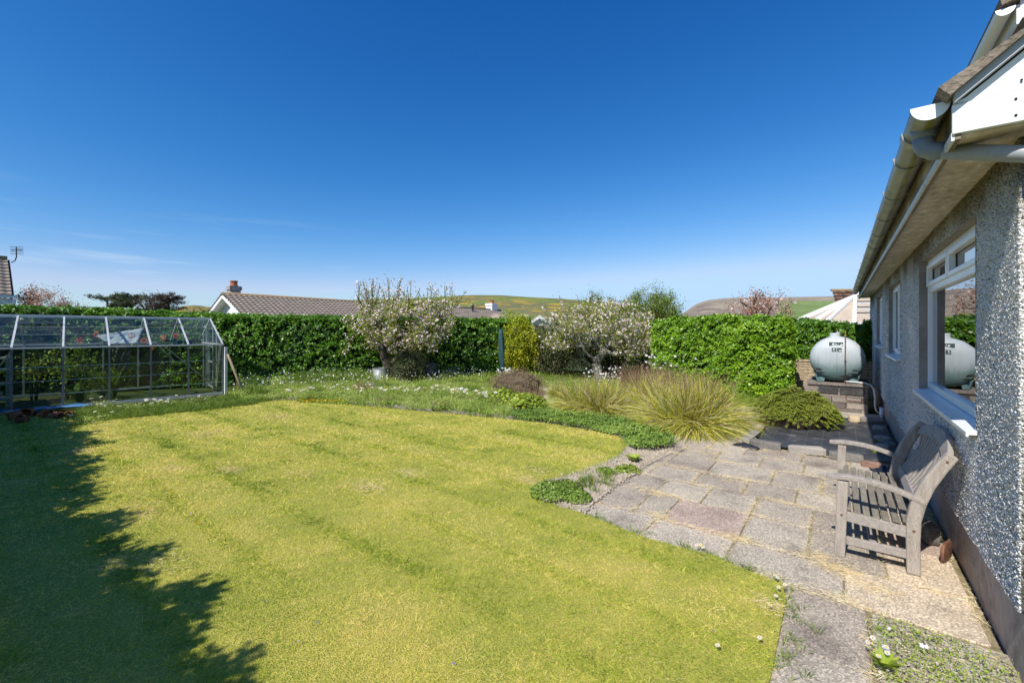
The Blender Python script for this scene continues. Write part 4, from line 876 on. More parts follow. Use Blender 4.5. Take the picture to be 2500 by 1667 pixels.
# daisies
def daisy_arrays(R):
    mb = MB(); mb.mi = 0
    for k in range(12):
        a = 2*math.pi*k/12; a2 = .20
        mb.add([(0,0,.002),(R*.75*math.cos(a-a2),R*.75*math.sin(a-a2),.006),(R*math.cos(a),R*math.sin(a),.003),(R*.75*math.cos(a+a2),R*.75*math.sin(a+a2),.006)],[(0,1,2,3)])
    mb.mi = 1; mb.lathe((0,0,0), [(R*.28,.0),(R*.28,.008),(R*.12,.012)], 8)
    return mb
dm = daisy_arrays(.034).build('flower', [M['white_petal'], M['yellow_petal']], fix=False); dmesh = dm.data; bpy.data.objects.remove(dm)
def daisy_plant(px, py, nfl, spread, label, z=.30, s=1.0):
    c = gp(px, py, z); root = thing('daisy_plant', label, 'daisies', (c[0],c[1],0), 'white daisy plants')
    n = 260; P = np.stack([c[0]+RNG.normal(size=n)*spread*.6, c[1]+RNG.normal(size=n)*.12, .02+RNG.random(n)*z*.7],1)
    add_leaves(root, P, .04, M['border'], aspect=.4)
    nfl = int(nfl*1.7); mb = MB()
    for i in range(nfl):
        x = c[0]+random.gauss(0,spread)*CS+random.gauss(0,.05); y = c[1]+random.gauss(0,spread)*SN*1.3; zz = z+random.uniform(-.06,.04)
        o = bpy.data.objects.new('flower', dmesh); COL.objects.link(o); o.parent = root; o.matrix_parent_inverse = Matrix.Translation(root.location).inverted()
        k = s*random.uniform(.75,1.25); o.location = (x,y,zz); o.scale = (k,k,k); o.rotation_euler = (random.gauss(.25,.25), random.gauss(0,.25), random.random()*6)
        mb.tube([(c[0],c[1],0),(x,y,.02),(x,y,zz)], .0025, 4, cap=False)
    mb.build('stems', M['border'], root, fix=False)
for px, py, nf, sp, lb in [(735,949,6,.18,'sparse white daisies at the left end of the border'),
    (815,945,7,.2,'white daisies left of the corrugated bin'),(890,943,11,.2,'white daisies below the corrugated bin'),
    (955,946,13,.2,'white daisies below the first apple trunk'),(1010,947,13,.2,'dense white daisies in the middle of the daisy row'),
    (1065,946,13,.18,'white daisies right of the middle of the daisy row'),(1120,950,12,.16,'white daisies in the last but one group before the heather'),
    (1175,955,11,.14,'white daisies beside the brown heather'),(1195,962,4,.06,'few white daisies touching the heather')]:
    daisy_plant(px, py, nf, sp, lb)
for px, py, nf, sp, lb in [(250,978,4,.22,'white daisies by the blue tarpaulin'),(330,983,7,.28,'white daisies at the middle of the greenhouse front'),(400,975,5,.25,'white daisies in front of the greenhouse right of the ferns'),
    (480,968,7,.2,'white daisies before the right end of the greenhouse'),(215,1012,3,.2,'pair of white daisies in the grass before the terracotta pots')]:
    daisy_plant(px, py, nf, sp, lb, z=.16)
# small lawn daisies near the paving edge
lmesh = daisy_arrays(.013).build('flower', [M['white_petal'], M['yellow_petal']], fix=False); lm = lmesh.data; bpy.data.objects.remove(lmesh)
for i, (px, py, lb) in enumerate([(1600,1268,'three'),(1780,1340,''),(1790,1362,''),(1782,1388,''),(1768,1412,''),(1745,1488,''),(1650,1502,'')]):
    x, y = g(px, py); nm = ['tiny daisy cluster in the lawn edge halfway along the paving','uppermost lawn daisy near the rounded corner of the lawn','second highest lawn daisy near the rounded lawn corner','lawn daisy on the bulge of the lawn edge','lawn daisy just below the bulge of the lawn edge','low lawn daisy beside the narrow path','single white daisy alone in the foreground lawn'][i]
    r_ = thing('lawn_daisy', nm, 'daisy', (x,y,0), 'daisies in the lawn')
    for k in range(4 if i == 0 else (2 if i in (1,2) else 1)):
        o = bpy.data.objects.new('flower', lm); COL.objects.link(o); o.parent = r_; o.location = (k*.025*random.uniform(.6,1.3), random.gauss(0,.015), .05); o.rotation_euler = (random.gauss(.2,.2),random.gauss(0,.2),0)
# weedy patch bottom right
cover([(.15,1.4),(.62,1.4),(.62,2.98),(.35,3.04),(.15,3.02)], 5200, .008,.028,.016,M['lime'],'creeping_weeds','creeping yellow-green weeds over the bare patch by the gable corner','weeds',seed=13,s=6,aspect=.35)
pw = in_poly_pts([(.15,1.6),(.60,1.6),(.60,3.0),(.15,3.02)], 260); k = wob(pw[:,0],pw[:,1],0,7,2) > -.1
tuft_pts(pw[k], 9, .02, .012, .03, .003, 'weed_tufts', M['rough_grass'], 'short weed tufts on the bare patch by the gable corner', 'weeds', lean=1.6)
def straw_patch():
    p = in_poly_pts([(.14,1.5),(.62,1.5),(.62,3.06),(.14,3.08)], 900); a = RNG.random(len(p))*6.28
    D = nrm(np.stack([np.cos(a),np.sin(a),RNG.random(len(p))*.3],1)); tag(blades('dead_weeds', np.stack([p[:,0],p[:,1],0*a+.004],1), D, .06, .003, .1, 2, M['straw']), 'dry stalks lying on the weedy patch', 'dry grass', kind='stuff')
straw_patch()
pr = gp(2160,1636); r_ = rosette(pr, 22, .085, 'white-flowered primula at the near edge of the weedy patch')
for i in range(8):
    mb = daisy_arrays(.016); o = bpy.data.objects.new('flower', lm); COL.objects.link(o); o.parent = r_; o.matrix_parent_inverse = Matrix.Translation(r_.location).inverted()
    o.location = (pr[0]+random.gauss(-.02,.03), pr[1]+random.gauss(.03,.03), .06+random.random()*.04); o.scale = (.95,)*3; o.rotation_euler = (random.gauss(.6,.4),random.gauss(0,.4),0)

# ------------------------------------------------------------------ bungalow
WX = .62; Y0, Y1 = 2.79, 14.1; ZS = 2.38; ZP = .34
def roughcast():
    m, Nn, Ln, b = newmat('roughcast')
    at = Nn.new('ShaderNodeAttribute'); at.attribute_name = 'rnd'; t = Nn.new('ShaderNodeTexCoord')
    v = Nn.new('ShaderNodeTexVoronoi'); v.inputs['Scale'].default_value = 95; Ln.new(t.outputs['Object'], v.inputs['Vector'])
    r = ramp(Nn, [(0,(.10,.095,.085)),(.16,(.24,.225,.20)),(.38,(.54,.52,.48)),(.65,(.76,.745,.71)),(1,(.88,.87,.84))])
    # pebbles carry rnd > 0, the bed between them 0: it takes the voronoi colour instead
    mm = Nn.new('ShaderNodeMixRGB'); gt = Nn.new('ShaderNodeMath'); gt.operation = 'GREATER_THAN'; gt.inputs[1].default_value = .001
    Ln.new(at.outputs['Fac'], gt.inputs[0]); Ln.new(gt.outputs[0], mm.inputs[0]); Ln.new(v.outputs['Color'], mm.inputs[1]); Ln.new(at.outputs['Fac'], mm.inputs[2])
    Ln.new(mm.outputs[0], r.inputs[0])
    # grime under the eaves: an algae band with an uneven lower edge
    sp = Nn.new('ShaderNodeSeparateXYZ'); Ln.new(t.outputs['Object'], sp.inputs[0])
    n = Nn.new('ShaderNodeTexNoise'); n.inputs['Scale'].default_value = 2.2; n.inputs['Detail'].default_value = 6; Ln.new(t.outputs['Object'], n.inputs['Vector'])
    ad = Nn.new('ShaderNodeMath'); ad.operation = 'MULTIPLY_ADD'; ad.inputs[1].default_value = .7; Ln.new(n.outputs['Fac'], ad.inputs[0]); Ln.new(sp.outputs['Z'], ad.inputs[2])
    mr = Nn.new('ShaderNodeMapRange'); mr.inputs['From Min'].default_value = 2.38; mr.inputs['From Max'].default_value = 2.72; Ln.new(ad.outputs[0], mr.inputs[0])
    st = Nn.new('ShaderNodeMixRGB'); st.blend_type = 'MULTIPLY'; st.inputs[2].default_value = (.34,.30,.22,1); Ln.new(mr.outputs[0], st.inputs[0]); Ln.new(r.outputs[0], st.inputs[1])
    Ln.new(st.outputs[0], b.inputs['Base Color']); b.inputs['Roughness'].default_value = .75; b.inputs['Specular IOR Level'].default_value = .3
    bp = Nn.new('ShaderNodeBump'); bp.inputs['Strength'].default_value = 1; bp.inputs['Distance'].default_value = .008; Ln.new(v.outputs['Distance'], bp.inputs['Height']); bp.invert = True
    Ln.new(bp.outputs[0], b.inputs['Normal']); return m
M['rough'] = roughcast()
def glassmat(name, refl, tintc, dusty=0.0, rough=0.0):
    m, Nn, Ln, b = newmat(name)
    lw = Nn.new('ShaderNodeLayerWeight'); lw.inputs[0].default_value = .5
    pw5 = Nn.new('ShaderNodeMath'); pw5.operation = 'POWER'; pw5.inputs[1].default_value = 5 if refl < 1.5 else .72; Ln.new(lw.outputs['Facing'], pw5.inputs[0])
    R0 = ((refl-1)/(refl+1))**2
    fr = Nn.new('ShaderNodeMath'); fr.operation = 'MULTIPLY_ADD'; fr.inputs[1].default_value = .85-R0; fr.inputs[2].default_value = R0; Ln.new(pw5.outputs[0], fr.inputs[0])
    gl = Nn.new('ShaderNodeBsdfGlossy'); gl.inputs['Roughness'].default_value = rough
    tr = Nn.new('ShaderNodeBsdfTransparent'); tr.inputs[0].default_value = (*tintc,1)
    df = Nn.new('ShaderNodeBsdfDiffuse'); df.inputs[0].default_value = (.5,.52,.46,1)
    t = Nn.new('ShaderNodeTexCoord'); n = Nn.new('ShaderNodeTexNoise'); n.inputs['Scale'].default_value = 2.5; n.inputs['Detail'].default_value = 8; Ln.new(t.outputs['Object'], n.inputs['Vector'])
    mr = Nn.new('ShaderNodeMapRange'); mr.inputs['From Min'].default_value = .35; mr.inputs['From Max'].default_value = .85; mr.inputs['To Max'].default_value = dusty; Ln.new(n.outputs['Fac'], mr.inputs[0])
    a = Nn.new('ShaderNodeMixShader'); Ln.new(mr.outputs[0], a.inputs[0]); Ln.new(tr.outputs[0], a.inputs[1]); Ln.new(df.outputs[0], a.inputs[2])
    c = Nn.new('ShaderNodeMixShader'); Ln.new(fr.outputs[0], c.inputs[0]); Ln.new(a.outputs[0], c.inputs[1]); Ln.new(gl.outputs[0], c.inputs[2])
    n2 = Nn.new('ShaderNodeTexNoise'); n2.inputs['Scale'].default_value = 1.6; n2.inputs['Detail'].default_value = 1; Ln.new(t.outputs['Object'], n2.inputs['Vector'])
    bp = Nn.new('ShaderNodeBump'); bp.inputs['Strength'].default_value = .12; bp.inputs['Distance'].default_value = .02; Ln.new(n2.outputs['Fac'], bp.inputs['Height']); Ln.new(bp.outputs[0], gl.inputs['Normal'])
    Ln.new(c.outputs[0], Nn['Material Output'].inputs['Surface']); return m
M['win_glass'] = glassmat('window_glass', 2.1, (.25,.27,.27))
M['gh_glass'] = glassmat('greenhouse_glass', 1.30, (.72,.77,.70), .07)
M['gh_roof_glass'] = glassmat('greenhouse_roof_glass', 1.22, (.93,.96,.94), .05)

H = thing('bungalow', 'pebble-dashed bungalow with white windows along the right edge of the garden', 'house', (WX, Y0, 0))
WIN = [(3.53,5.71,.985,2.215),(7.34,8.95,1.19,2.215),(10.18,11.7,1.26,2.235)]
mb = MB(); mb.rn = 0
TH_ = .30
ys = [Y0]
for a,b,c,d in WIN: ys += [a,b]
ys.append(Y1)
FL = .012   # the roughcast stands out a little over the smooth plinth
for i in range(0,len(ys),2): mb.box((WX,ys[i],ZP),(WX+TH_,ys[i+1],ZS+.1))
for a,b,c,d in WIN:
    mb.box((WX,a,ZP),(WX+TH_,b,c)); mb.box((WX,a,d),(WX+TH_,b,ZS+.1))
mb.box((WX+TH_,Y0,ZP),(7.98,Y0+TH_,ZS+.1)); mb.box((7.68,Y0+TH_,ZP),(7.98,Y1,ZS+.1)); mb.box((WX+TH_,Y1-TH_,ZP),(7.68,Y1,ZS+.1))
# real pebbles thrown into the render
def pebbles(n, y0, y1, s):
    global PV, PF, PR
    Y = y0+RNG.random(n)*(y1-y0); Z = ZP-.01+RNG.random(n)*(ZS-ZP+.01); ok = np.ones(n,bool)
    for a,b,c,d in WIN: ok &= ~((Y>a-.002)&(Y<b+.002)&(Z>c-.002)&(Z<d+.002))
    Y,Z = Y[ok],Z[ok]; n = len(Y); C = np.stack([WX+.001-.0075*RNG.random(n)*(s/.0085),Y,Z],1)
    R = s*(.55+.8*RNG.random(n)); O = np.array([[1,0,0],[-1,0,0],[0,1,0],[0,-1,0],[0,0,1],[0,0,-1]],float)
    a = rdir(n); b = nrm(np.cross(a, rdir(n))); c = np.cross(a,b); sc3 = R[:,None]*(.55+.6*RNG.random((n,3)))
    V = C[:,None,:] + O[None,:,0,None]*(a*sc3[:,:1])[:,None] + O[None,:,1,None]*(b*sc3[:,1:2])[:,None] + O[None,:,2,None]*(c*sc3[:,2:3])[:,None]
    T = np.array([[0,2,4],[2,1,4],[1,3,4],[3,0,4],[2,0,5],[1,2,5],[3,1,5],[0,3,5]])
    return V.reshape(-1,3), (np.arange(n)[:,None,None]*6+T[None]).reshape(-1,3), np.repeat(np.clip(.78+.24*RNG.normal(size=n),.05,1),6)
PVs=[];PFs=[];PRs=[];off=0
for args in [(52000,Y0,4.3,.0066),(36000,4.3,7.2,.0078),(26000,7.2,Y1,.011)]:
    V,T,R = pebbles(*args); PVs.append(V); PFs.append(T+off); PRs.append(R); off += len(V)
# gable return, corner stones
n=5000
wv = np.array(mb.v); wq = np.array(mb.f); tri = np.concatenate([wq[:,[0,1,2]],wq[:,[0,2,3]]])
allV = np.concatenate([wv]+PVs); allT = np.concatenate([tri]+[f+len(wv) for f in PFs]); allR = np.concatenate([np.zeros(len(wv))]+PRs)
np_mesh('wall', allV, allT, allR, M['rough'], H)
M['reveal'] = pmat('reveal_render', [(.3,(.22,.185,.155)),(.6,(.33,.285,.245)),(.8,(.40,.36,.31))], 5, .9, .4, 60)
M['plinth'] = pmat('plinth_render', [(.3,(.24,.195,.165)),(.5,(.42,.355,.31)),(.8,(.52,.46,.41))], 2.2, .9, .5, 40, fine=14)
mb = MB(); mb.box((WX+.022,Y0+.015,-.05),(7.9,Y1-.02,ZP-.002)); mb.build('plinth', M['plinth'], H)
# windows
def window(i, a, b, c, d, mull, trans, opens):
    xr = WX+.052; f = .055; fb = MB(); 
    fr = MB()
    fr.box((xr,a+.002,c+.02),(xr+.07,a+f,d-.002)); fr.box((xr,b-f,c+.02),(xr+.07,b-.002,d-.002)); fr.box((xr,a+f,d-f),(xr+.07,b-f,d-.002)); fr.box((xr,a+f,c+.02),(xr+.07,b-f,c+.02+f))
    zt = trans
    if zt: fr.box((xr,a+f,zt-.03),(xr+.07,b-f,zt+.03))
    for m_ in mull:
        fr.box((xr,m_-.03,(zt+.03) if zt else c+.02+f),(xr+.07,m_+.03,d-f))
    # opening lights: a second, proud frame
    for (y0,y1,z0,z1) in opens:
        p = xr-.014; q = .038
        fr.box((p,y0,z0),(p+.04,y0+q,z1)); fr.box((p,y1-q,z0),(p+.04,y1,z1)); fr.box((p,y0+q,z1-q),(p+.04,y1-q,z1)); fr.box((p,y0+q,z0),(p+.04,y1-q,z0+q))
    o = fr.build('window', M['upvc'], H, bevel=.004)
    rv = MB(); t = .003
    for yy0,yy1 in ((a,a+t),(b-t,b)): rv.box((WX-.008,yy0,c),(xr+.075,yy1,d))
    rv.box((WX-.004,a+t,d-t),(xr+.075,b-t,d)); rv.build('reveal', M['reveal'], o)
    pn = MB()
    ysplit = [a+f]+list(mull)+[b-f]
    if zt:
        pn.box((xr+.030,a+f,c+.02+f),(xr+.034,b-f,zt-.03))
        for u,v in zip(ysplit[:-1],ysplit[1:]): pn.box((xr+.030,u+.03,zt+.03),(xr+.034,v-.03,d-f))
    else:
        for u,v in zip(ysplit[:-1],ysplit[1:]): pn.box((xr+.030,u+.03 if u!=a+f else u,c+.02+f),(xr+.034,v-.03 if v!=b-f else v,d-f))
    pn.build('pane', M['win_glass'], o)
    gk = MB(); 
    si = MB(); s0, s1 = a-.035, b+.035
    si.extr([(xr+.03,s0,c+.018),(WX-.052,s0,c-.008),(WX-.052,s0,c-.036),(WX-.040,s0,c-.036),(WX-.040,s0,c-.026),(xr+.03,s0,c-.012)], (0,s1-s0,0))
    si.build('sill', M['upvc'], o, bevel=.003)
a,b,c,d = WIN[0]; m0 = 4.67
window(0,a,b,c,d,[m0],1.94,[(a+.05,m0-.02,1.962,d-.05),(m0+.02,b-.05,1.962,d-.05)])
a,b,c,d = WIN[1]; window(1,a,b,c,d,[8.15],None,[(8.17,b-.05,c+.06,d-.05)])
a,b,c,d = WIN[2]; window(2,a,b,c,d,[10.95],None,[(10.97,b-.05,c+.06,d-.05)])
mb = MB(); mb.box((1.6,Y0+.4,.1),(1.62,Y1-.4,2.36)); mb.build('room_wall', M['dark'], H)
# eaves: soffit, fascia, gutter
XF = .393; YV = 2.60
mb = MB(); mb.box((XF+.016,YV+.013,ZS),(WX+.02,Y1+.1,ZS+.012)); mb.box((WX+.02,YV+.012,ZS),(7.9,Y0+.01,ZS+.012)); mb.build('soffit', M['soffit'], H)
M['fascia'] = pmat('fascia_white', [(.25,(.34,.30,.22)),(.42,(.62,.62,.60)),(.8,(.76,.77,.78))], 2.5, .5, .1, 30, fine=20)
mb = MB(); mb.box((XF-.002,YV,ZS-.018),(XF+.016,Y1+.12,ZS+.15)); fo = mb.build('fascia', pmat('fascia_shade_stain', [(.3,(.10,.08,.05)),(.55,(.26,.22,.15)),(.75,(.48,.46,.42))], 5, .7, stretch=(1,.4,1)), H)  # shade behind the gutter and brown staining both put into the fascia colour
mb = MB(); mb.box((XF-.014,YV,ZS-.022),(XF-.003,Y1+.12,ZS+.012)); mb.build('lip', M['fascia'], fo)
def guttermat():
    m, Nn, Ln, b = newmat('gutter_grey'); t = Nn.new('ShaderNodeTexCoord')
    g_ = Nn.new('ShaderNodeNewGeometry'); 
    n = Nn.new('ShaderNodeTexNoise'); n.inputs['Scale'].default_value = 9; n.inputs['Detail'].default_value = 6
    mp = Nn.new('ShaderNodeMapping'); mp.inputs['Scale'].default_value = (1,.7,1); Ln.new(t.outputs['Object'], mp.inputs[0]); Ln.new(mp.outputs[0], n.inputs['Vector'])
    sp = Nn.new('ShaderNodeSeparateXYZ'); Ln.new(t.outputs['Object'], sp.inputs[0])
    # algae streak along the bottom of the trough
    d_ = Nn.new('ShaderNodeMath'); d_.operation = 'SUBTRACT'; Ln.new(sp.outputs['X'], d_.inputs[0]); d_.inputs[1].default_value = .322
    ab = Nn.new('ShaderNodeMath'); ab.operation = 'ABSOLUTE'; Ln.new(d_.outputs[0], ab.inputs[0])
    ma = Nn.new('ShaderNodeMath'); ma.operation = 'MULTIPLY_ADD'; Ln.new(n.outputs['Fac'], ma.inputs[0]); ma.inputs[1].default_value = -.024; Ln.new(ab.outputs[0], ma.inputs[2])
    mr = Nn.new('ShaderNodeMapRange'); mr.inputs['From Min'].default_value = .002; mr.inputs['From Max'].default_value = -.004; Ln.new(ma.outputs[0], mr.inputs[0])
    base = ramp(Nn, [(.3,(.20,.20,.17)),(.6,(.33,.33,.30)),(.8,(.42,.42,.40))]); Ln.new(n.outputs['Fac'], base.inputs[0])
    al = ramp(Nn, [(.35,(.10,.10,.012)),(.65,(.30,.285,.035))]); Ln.new(n.outputs['Fac'], al.inputs[0])
    mm = Nn.new('ShaderNodeMixRGB'); Ln.new(mr.outputs[0], mm.inputs[0]); Ln.new(base.outputs[0], mm.inputs[1]); Ln.new(al.outputs[0], mm.inputs[2])
    Ln.new(mm.outputs[0], b.inputs['Base Color']); b.inputs['Roughness'].default_value = .4; return m
M['gutter'] = guttermat()
def gutter(parent, xc, zc, r, y0, y1, mat, brackets, union, endlabel=True):
    seg = 14
    def half(r_, y0, y1, th, lip=0):
        m = MB(); o = []; i_ = []
        for k in range(seg+1):
            t = math.pi + math.pi*k/seg; o.append((math.cos(t)*r_, math.sin(t)*r_)); i_.append((math.cos(t)*(r_-th), math.sin(t)*(r_-th)))
        pr = o + i_[::-1]; n = len(pr)
        m.add([(xc+p[0],y0,zc+p[1]) for p in pr]+[(xc+p[0],y1,zc+p[1]) for p in pr], [(k,(k+1)%n,n+(k+1)%n,n+k) for k in range(n)]+[(k,k+1,n-2-k,n-1-k) for k in range(seg)]+[(n+k+1,n+k,2*n-1-k,2*n-2-k) for k in range(seg)])
        return m
    gt = half(r, y0, y1, .004); go = gt.build('gutter', mat, parent, smooth=False)
    cap = MB(); pr = [(xc+math.cos(math.pi+math.pi*k/seg)*(r+.004), zc+math.sin(math.pi+math.pi*k/seg)*(r+.004)) for k in range(seg+1)]
    cap.extr([(p[0],y0-.006,p[1]) for p in pr], (0,.004,0)); cap.build('end_cap', M['upvc'], go)
    for y in brackets:
        h = half(r+.006, y-.012, y+.012, .005); h.box((xc-r-.008,y-.010,zc-.006),(xc-r+.004,y+.010,zc+.010)); h.box((xc+r,y-.012,zc-.03),(XF if parent is H and xc<.4 else xc+r+.02,y+.012,zc)); h.build('bracket', mat, go)
    for y in union: half(r+.009, y-.035, y+.035, .007).build('joint', mat, go)
    return go
GX, GZ, GR = XF-.016-.061, ZS+.160, .061
go = gutter(H, GX, GZ, GR, YV+.02, Y1+.15, M['gutter'], [3.35,4.1,4.85,5.6,6.4,7.3,8.2,9.1,10,10.9,11.8,12.7,13.6], [2.95])
# running outlet, elbow and swan-neck pipe round to the gable
o_ = MB(); oy = 2.80; o_.tube([(GX,oy,GZ-.03),(GX,oy,GZ-.085)], [.050,.040], 18); 
zb_ = GZ-.085
o_.tube([(GX,oy,zb_+.005),(GX,oy,zb_-.025),(GX+.010,oy-.004,zb_-.052),(GX+.032,oy-.008,zb_-.068),(GX+.062,oy-.012,zb_-.074)], [.039]*5, 18)
M['grey_pvc'] = pmat('grey_pvc', [(.3,(.20,.23,.27)),(.6,(.27,.30,.34)),(.8,(.34,.37,.40))], 5, .4)
o_.build('outlet', M['grey_pvc'], go, smooth=True)
M['pipe_grey'] = pmat('downpipe_grey', [(.3,(.24,.25,.26)),(.6,(.34,.35,.36)),(.8,(.48,.49,.49))], 6, .42)
d_ = MB(); d_.tube([(GX+.050,oy-.010,zb_-.073),(.606,2.70,zb_-.175),(.70,2.665,zb_-.22),(.76,2.66,zb_-.30),(.78,2.70,zb_-.42),(.78,2.735,zb_-.5),(.78,2.735,.05)], .034, 18); d_.build('downpipe', M['pipe_grey'], H, smooth=True)
# white boarded box end and gable boarding with bolts, tile verge over it
PIT = math.radians(40); RX = 4.3
def zr(x): return ZS+.17+(x-XF)*math.tan(PIT)     # underside of the tiles
mb = MB(); mb.extr([(XF-.012,YV-.012,ZS+.004),(7.9,YV-.012,ZS+.004),(7.9,YV-.012,ZS+.128),(XF-.012,YV-.012,ZS+.128)], (0,.024,0)); mb.build('box_end', M['upvc'], H, bevel=.003)
mb = MB(); mb.extr([(XF-.008,YV-.008,ZS+.131),(7.9,YV-.008,ZS+.131),(RX,YV-.008,zr(RX)-.10),(XF+.03,YV-.008,zr(XF)-.02)], (0,.02,0)); mb.build('gable_boarding', M['upvc'], H)
M['shadow_board'] = pmat('verge_shade_barge', [(.3,(.40,.42,.44)),(.7,(.55,.57,.60))], 4, .7)  # shadow under the verge tiles put into this board's grey
mb = MB(); mb.extr([(XF-.01,YV-.045,zr(XF)-.045),(RX,YV-.045,zr(RX)-.045),(RX,YV-.045,zr(RX)-.002),(XF-.01,YV-.045,zr(XF)-.002)], (0,.036,0)); mb.build('barge_shade_board', M['shadow_board'], H)
for (x,z) in [(.560,ZS+.03),(.560,ZS+.095),(.575,ZS+.165)]:
    b_ = MB(); b_.lathe((0,0,0), [(.0045,0),(.0045,.003),(.003,.004)], 8); o = b_.build('screw', M['dark'], H, local=True, smooth=True); o.matrix_parent_inverse = Matrix.Translation(H.location).inverted(); o.location = (x,YV-.013,z); o.rotation_euler = (math.pi/2,0,0)
# roof: courses of thick tiles, each a stepped strip so the verge shows ragged tile ends
mb = MB(); 
for side in (1,-1):
    k = 0; s = 0.05; tot = (RX-XF)/math.cos(PIT)+.06
    while s < tot-.1:
        s1 = min(s+.30, tot); 
        def pt(u, h): 
            x = XF-.055+u*math.cos(PIT); z = zr(XF)-.046+u*math.sin(PIT)+.05*max(0,1-u/.5)**2*0
            x -= math.sin(PIT)*h; z += math.cos(PIT)*h
            return (x if side == 1 else 2*RX-x, z)
        rn = random.Random(k); yy = YV-.075
        ny = 36 if side == 1 else 1; step = (Y1+.2-yy)/ny
        for j in range(ny):
            a_, b_ = yy+j*step, yy+(j+1)*step-.004; mb.rn = random.random()
            t0, t1 = .052+rn.uniform(0,.006), .014
            p0,p1,p2,p3 = pt(s-.012,0),pt(s1+.0,0),pt(s1+.0,t1),pt(s-.012,t0)
            mb.extr([(p0[0],a_,p0[1]),(p1[0],a_,p1[1]),(p2[0],a_,p2[1]),(p3[0],a_,p3[1])], (0,b_-a_,0))
        s = s1; k += 1
mb.build('roof', M['roof_tile2'], H, fix=True)
# dormer higher up with its own white gutter
DX = .90; DZ = 1.55+2.42*DX; DY0 = 4.40
dm_ = MB(); dm_.box((DX+.19,DY0+.15,2.9),(4.2,Y1-1,DZ-.05)); do = dm_.build('dormer', M['upvc'], H)
f_ = MB(); f_.box((DX+.055,DY0,DZ-.10),(DX+.072,Y1-.8,DZ+.03)); f_.build('fascia', M['fascia'], do)
f_ = MB(); f_.box((DX+.072,DY0+.01,DZ-.085),(DX+.22,Y1-.8,DZ-.075)); f_.build('soffit', M['soffit'], do)
f_ = MB(); f_.box((DX+.072,DY0-.006,DZ-.10),(4.3,DY0+.012,DZ+.06)); f_.build('box_end', M['upvc'], do)
f_ = MB(); f_.extr([(DX-.02,DY0-.05,DZ+.035),(4.3,DY0-.05,DZ+1.1),(4.3,DY0-.05,DZ+1.16),(DX-.03,DY0-.05,DZ+.085)], (0,Y1-1-DY0,0)); f_.build('roof', M['roof_tile2'], do)
gutter(do, DX, DZ+.02, .044, DY0-.02, Y1-.8, M['upvc'], [5.2,6.1,7.0,8,9,10,11,12], [])

# ------------------------------------------------------------------ oil tank, plinth, pipes
tcx, tcy = -.045, 11.0; TR = .445; TL = 1.25; tz = .545+TR
OT = thing('oil_tank', 'weathered grey-green round-ended plastic oil tank standing on the block plinth', 'oil tank', (tcx,tcy,.56))
def tankmat():
    m, Nn, Ln, b = newmat('tank_plastic'); t = Nn.new('ShaderNodeTexCoord')
    n = Nn.new('ShaderNodeTexNoise'); n.inputs['Scale'].default_value = 2.4; n.inputs['Detail'].default_value = 7; Ln.new(t.outputs['Object'], n.inputs['Vector'])
    n2 = Nn.new('ShaderNodeTexNoise'); n2.inputs['Scale'].default_value = 30; n2.inputs['Detail'].default_value = 4
    mp = Nn.new('ShaderNodeMapping'); mp.inputs['Scale'].default_value = (1,1,.12); Ln.new(t.outputs['Object'], mp.inputs[0]); Ln.new(mp.outputs[0], n2.inputs['Vector'])
    sp = Nn.new('ShaderNodeSeparateXYZ'); Ln.new(t.outputs['Object'], sp.inputs[0])
    # paler towards the top, greener towards the bottom, broken up by streaky noise
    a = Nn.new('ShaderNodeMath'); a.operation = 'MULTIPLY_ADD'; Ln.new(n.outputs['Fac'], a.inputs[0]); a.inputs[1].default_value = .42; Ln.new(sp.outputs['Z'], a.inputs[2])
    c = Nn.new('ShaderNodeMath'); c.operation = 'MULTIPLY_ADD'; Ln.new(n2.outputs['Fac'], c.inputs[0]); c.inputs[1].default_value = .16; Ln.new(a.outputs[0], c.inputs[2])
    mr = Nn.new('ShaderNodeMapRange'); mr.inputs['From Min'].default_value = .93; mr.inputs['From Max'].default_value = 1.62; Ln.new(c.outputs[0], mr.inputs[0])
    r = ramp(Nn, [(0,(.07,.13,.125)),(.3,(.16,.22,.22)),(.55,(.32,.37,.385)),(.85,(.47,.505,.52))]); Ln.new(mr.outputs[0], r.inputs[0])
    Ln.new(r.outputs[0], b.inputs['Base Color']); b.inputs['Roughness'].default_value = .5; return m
M['tank'] = tankmat()
mb = MB(); k = 44; rings = []
prof = [(-.5,.0),(-.498,.14),(-.488,.26),(-.468,.345),(-.43,.405),(-.37,.437),(-.30,.445),(-.12,.445),(-.11,.437),(-.09,.437),(-.08,.445),(.08,.445),(.09,.437),(.11,.437),(.12,.445),(.3,.445),(.40,.43),(.46,.36),(.488,.26),(.5,.0)]
vs = []
for (y, r) in prof:
    for j in range(k):
        t = 2*math.pi*j/k; z = math.sin(t)*r; x = math.cos(t)*r
        if z < 0: x *= 1-.05*(z/TR)**2
        z = z*1.0
        # vertical seam rib across the front face
        vs.append((tcx+x, tcy+y*TL, tz+max(z,-.418)))
mb.add(vs, [(i*k+j,i*k+(j+1)%k,(i+1)*k+(j+1)%k,(i+1)*k+j) for i in range(len(prof)-1) for j in range(k)]); 
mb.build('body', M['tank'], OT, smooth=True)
yf = tcy-.5*TL
def yface(x, z):   # front skin of the tank at this point
    r = min(.444, math.hypot(x-tcx, z-tz)); 
    for (a,ra),(b,rb) in zip(prof[:7],prof[1:7]):
        if ra <= r <= rb: return tcy+(a+(b-a)*(r-ra)/(rb-ra))*TL
    return tcy-.3*TL
mb = MB(); mb.tube([(tcx,yface(tcx,tz+s)-.002,tz+s) for s in np.linspace(-.40,.41,16)], .006, 6); mb.build('seam', M['tank'], OT, smooth=True)
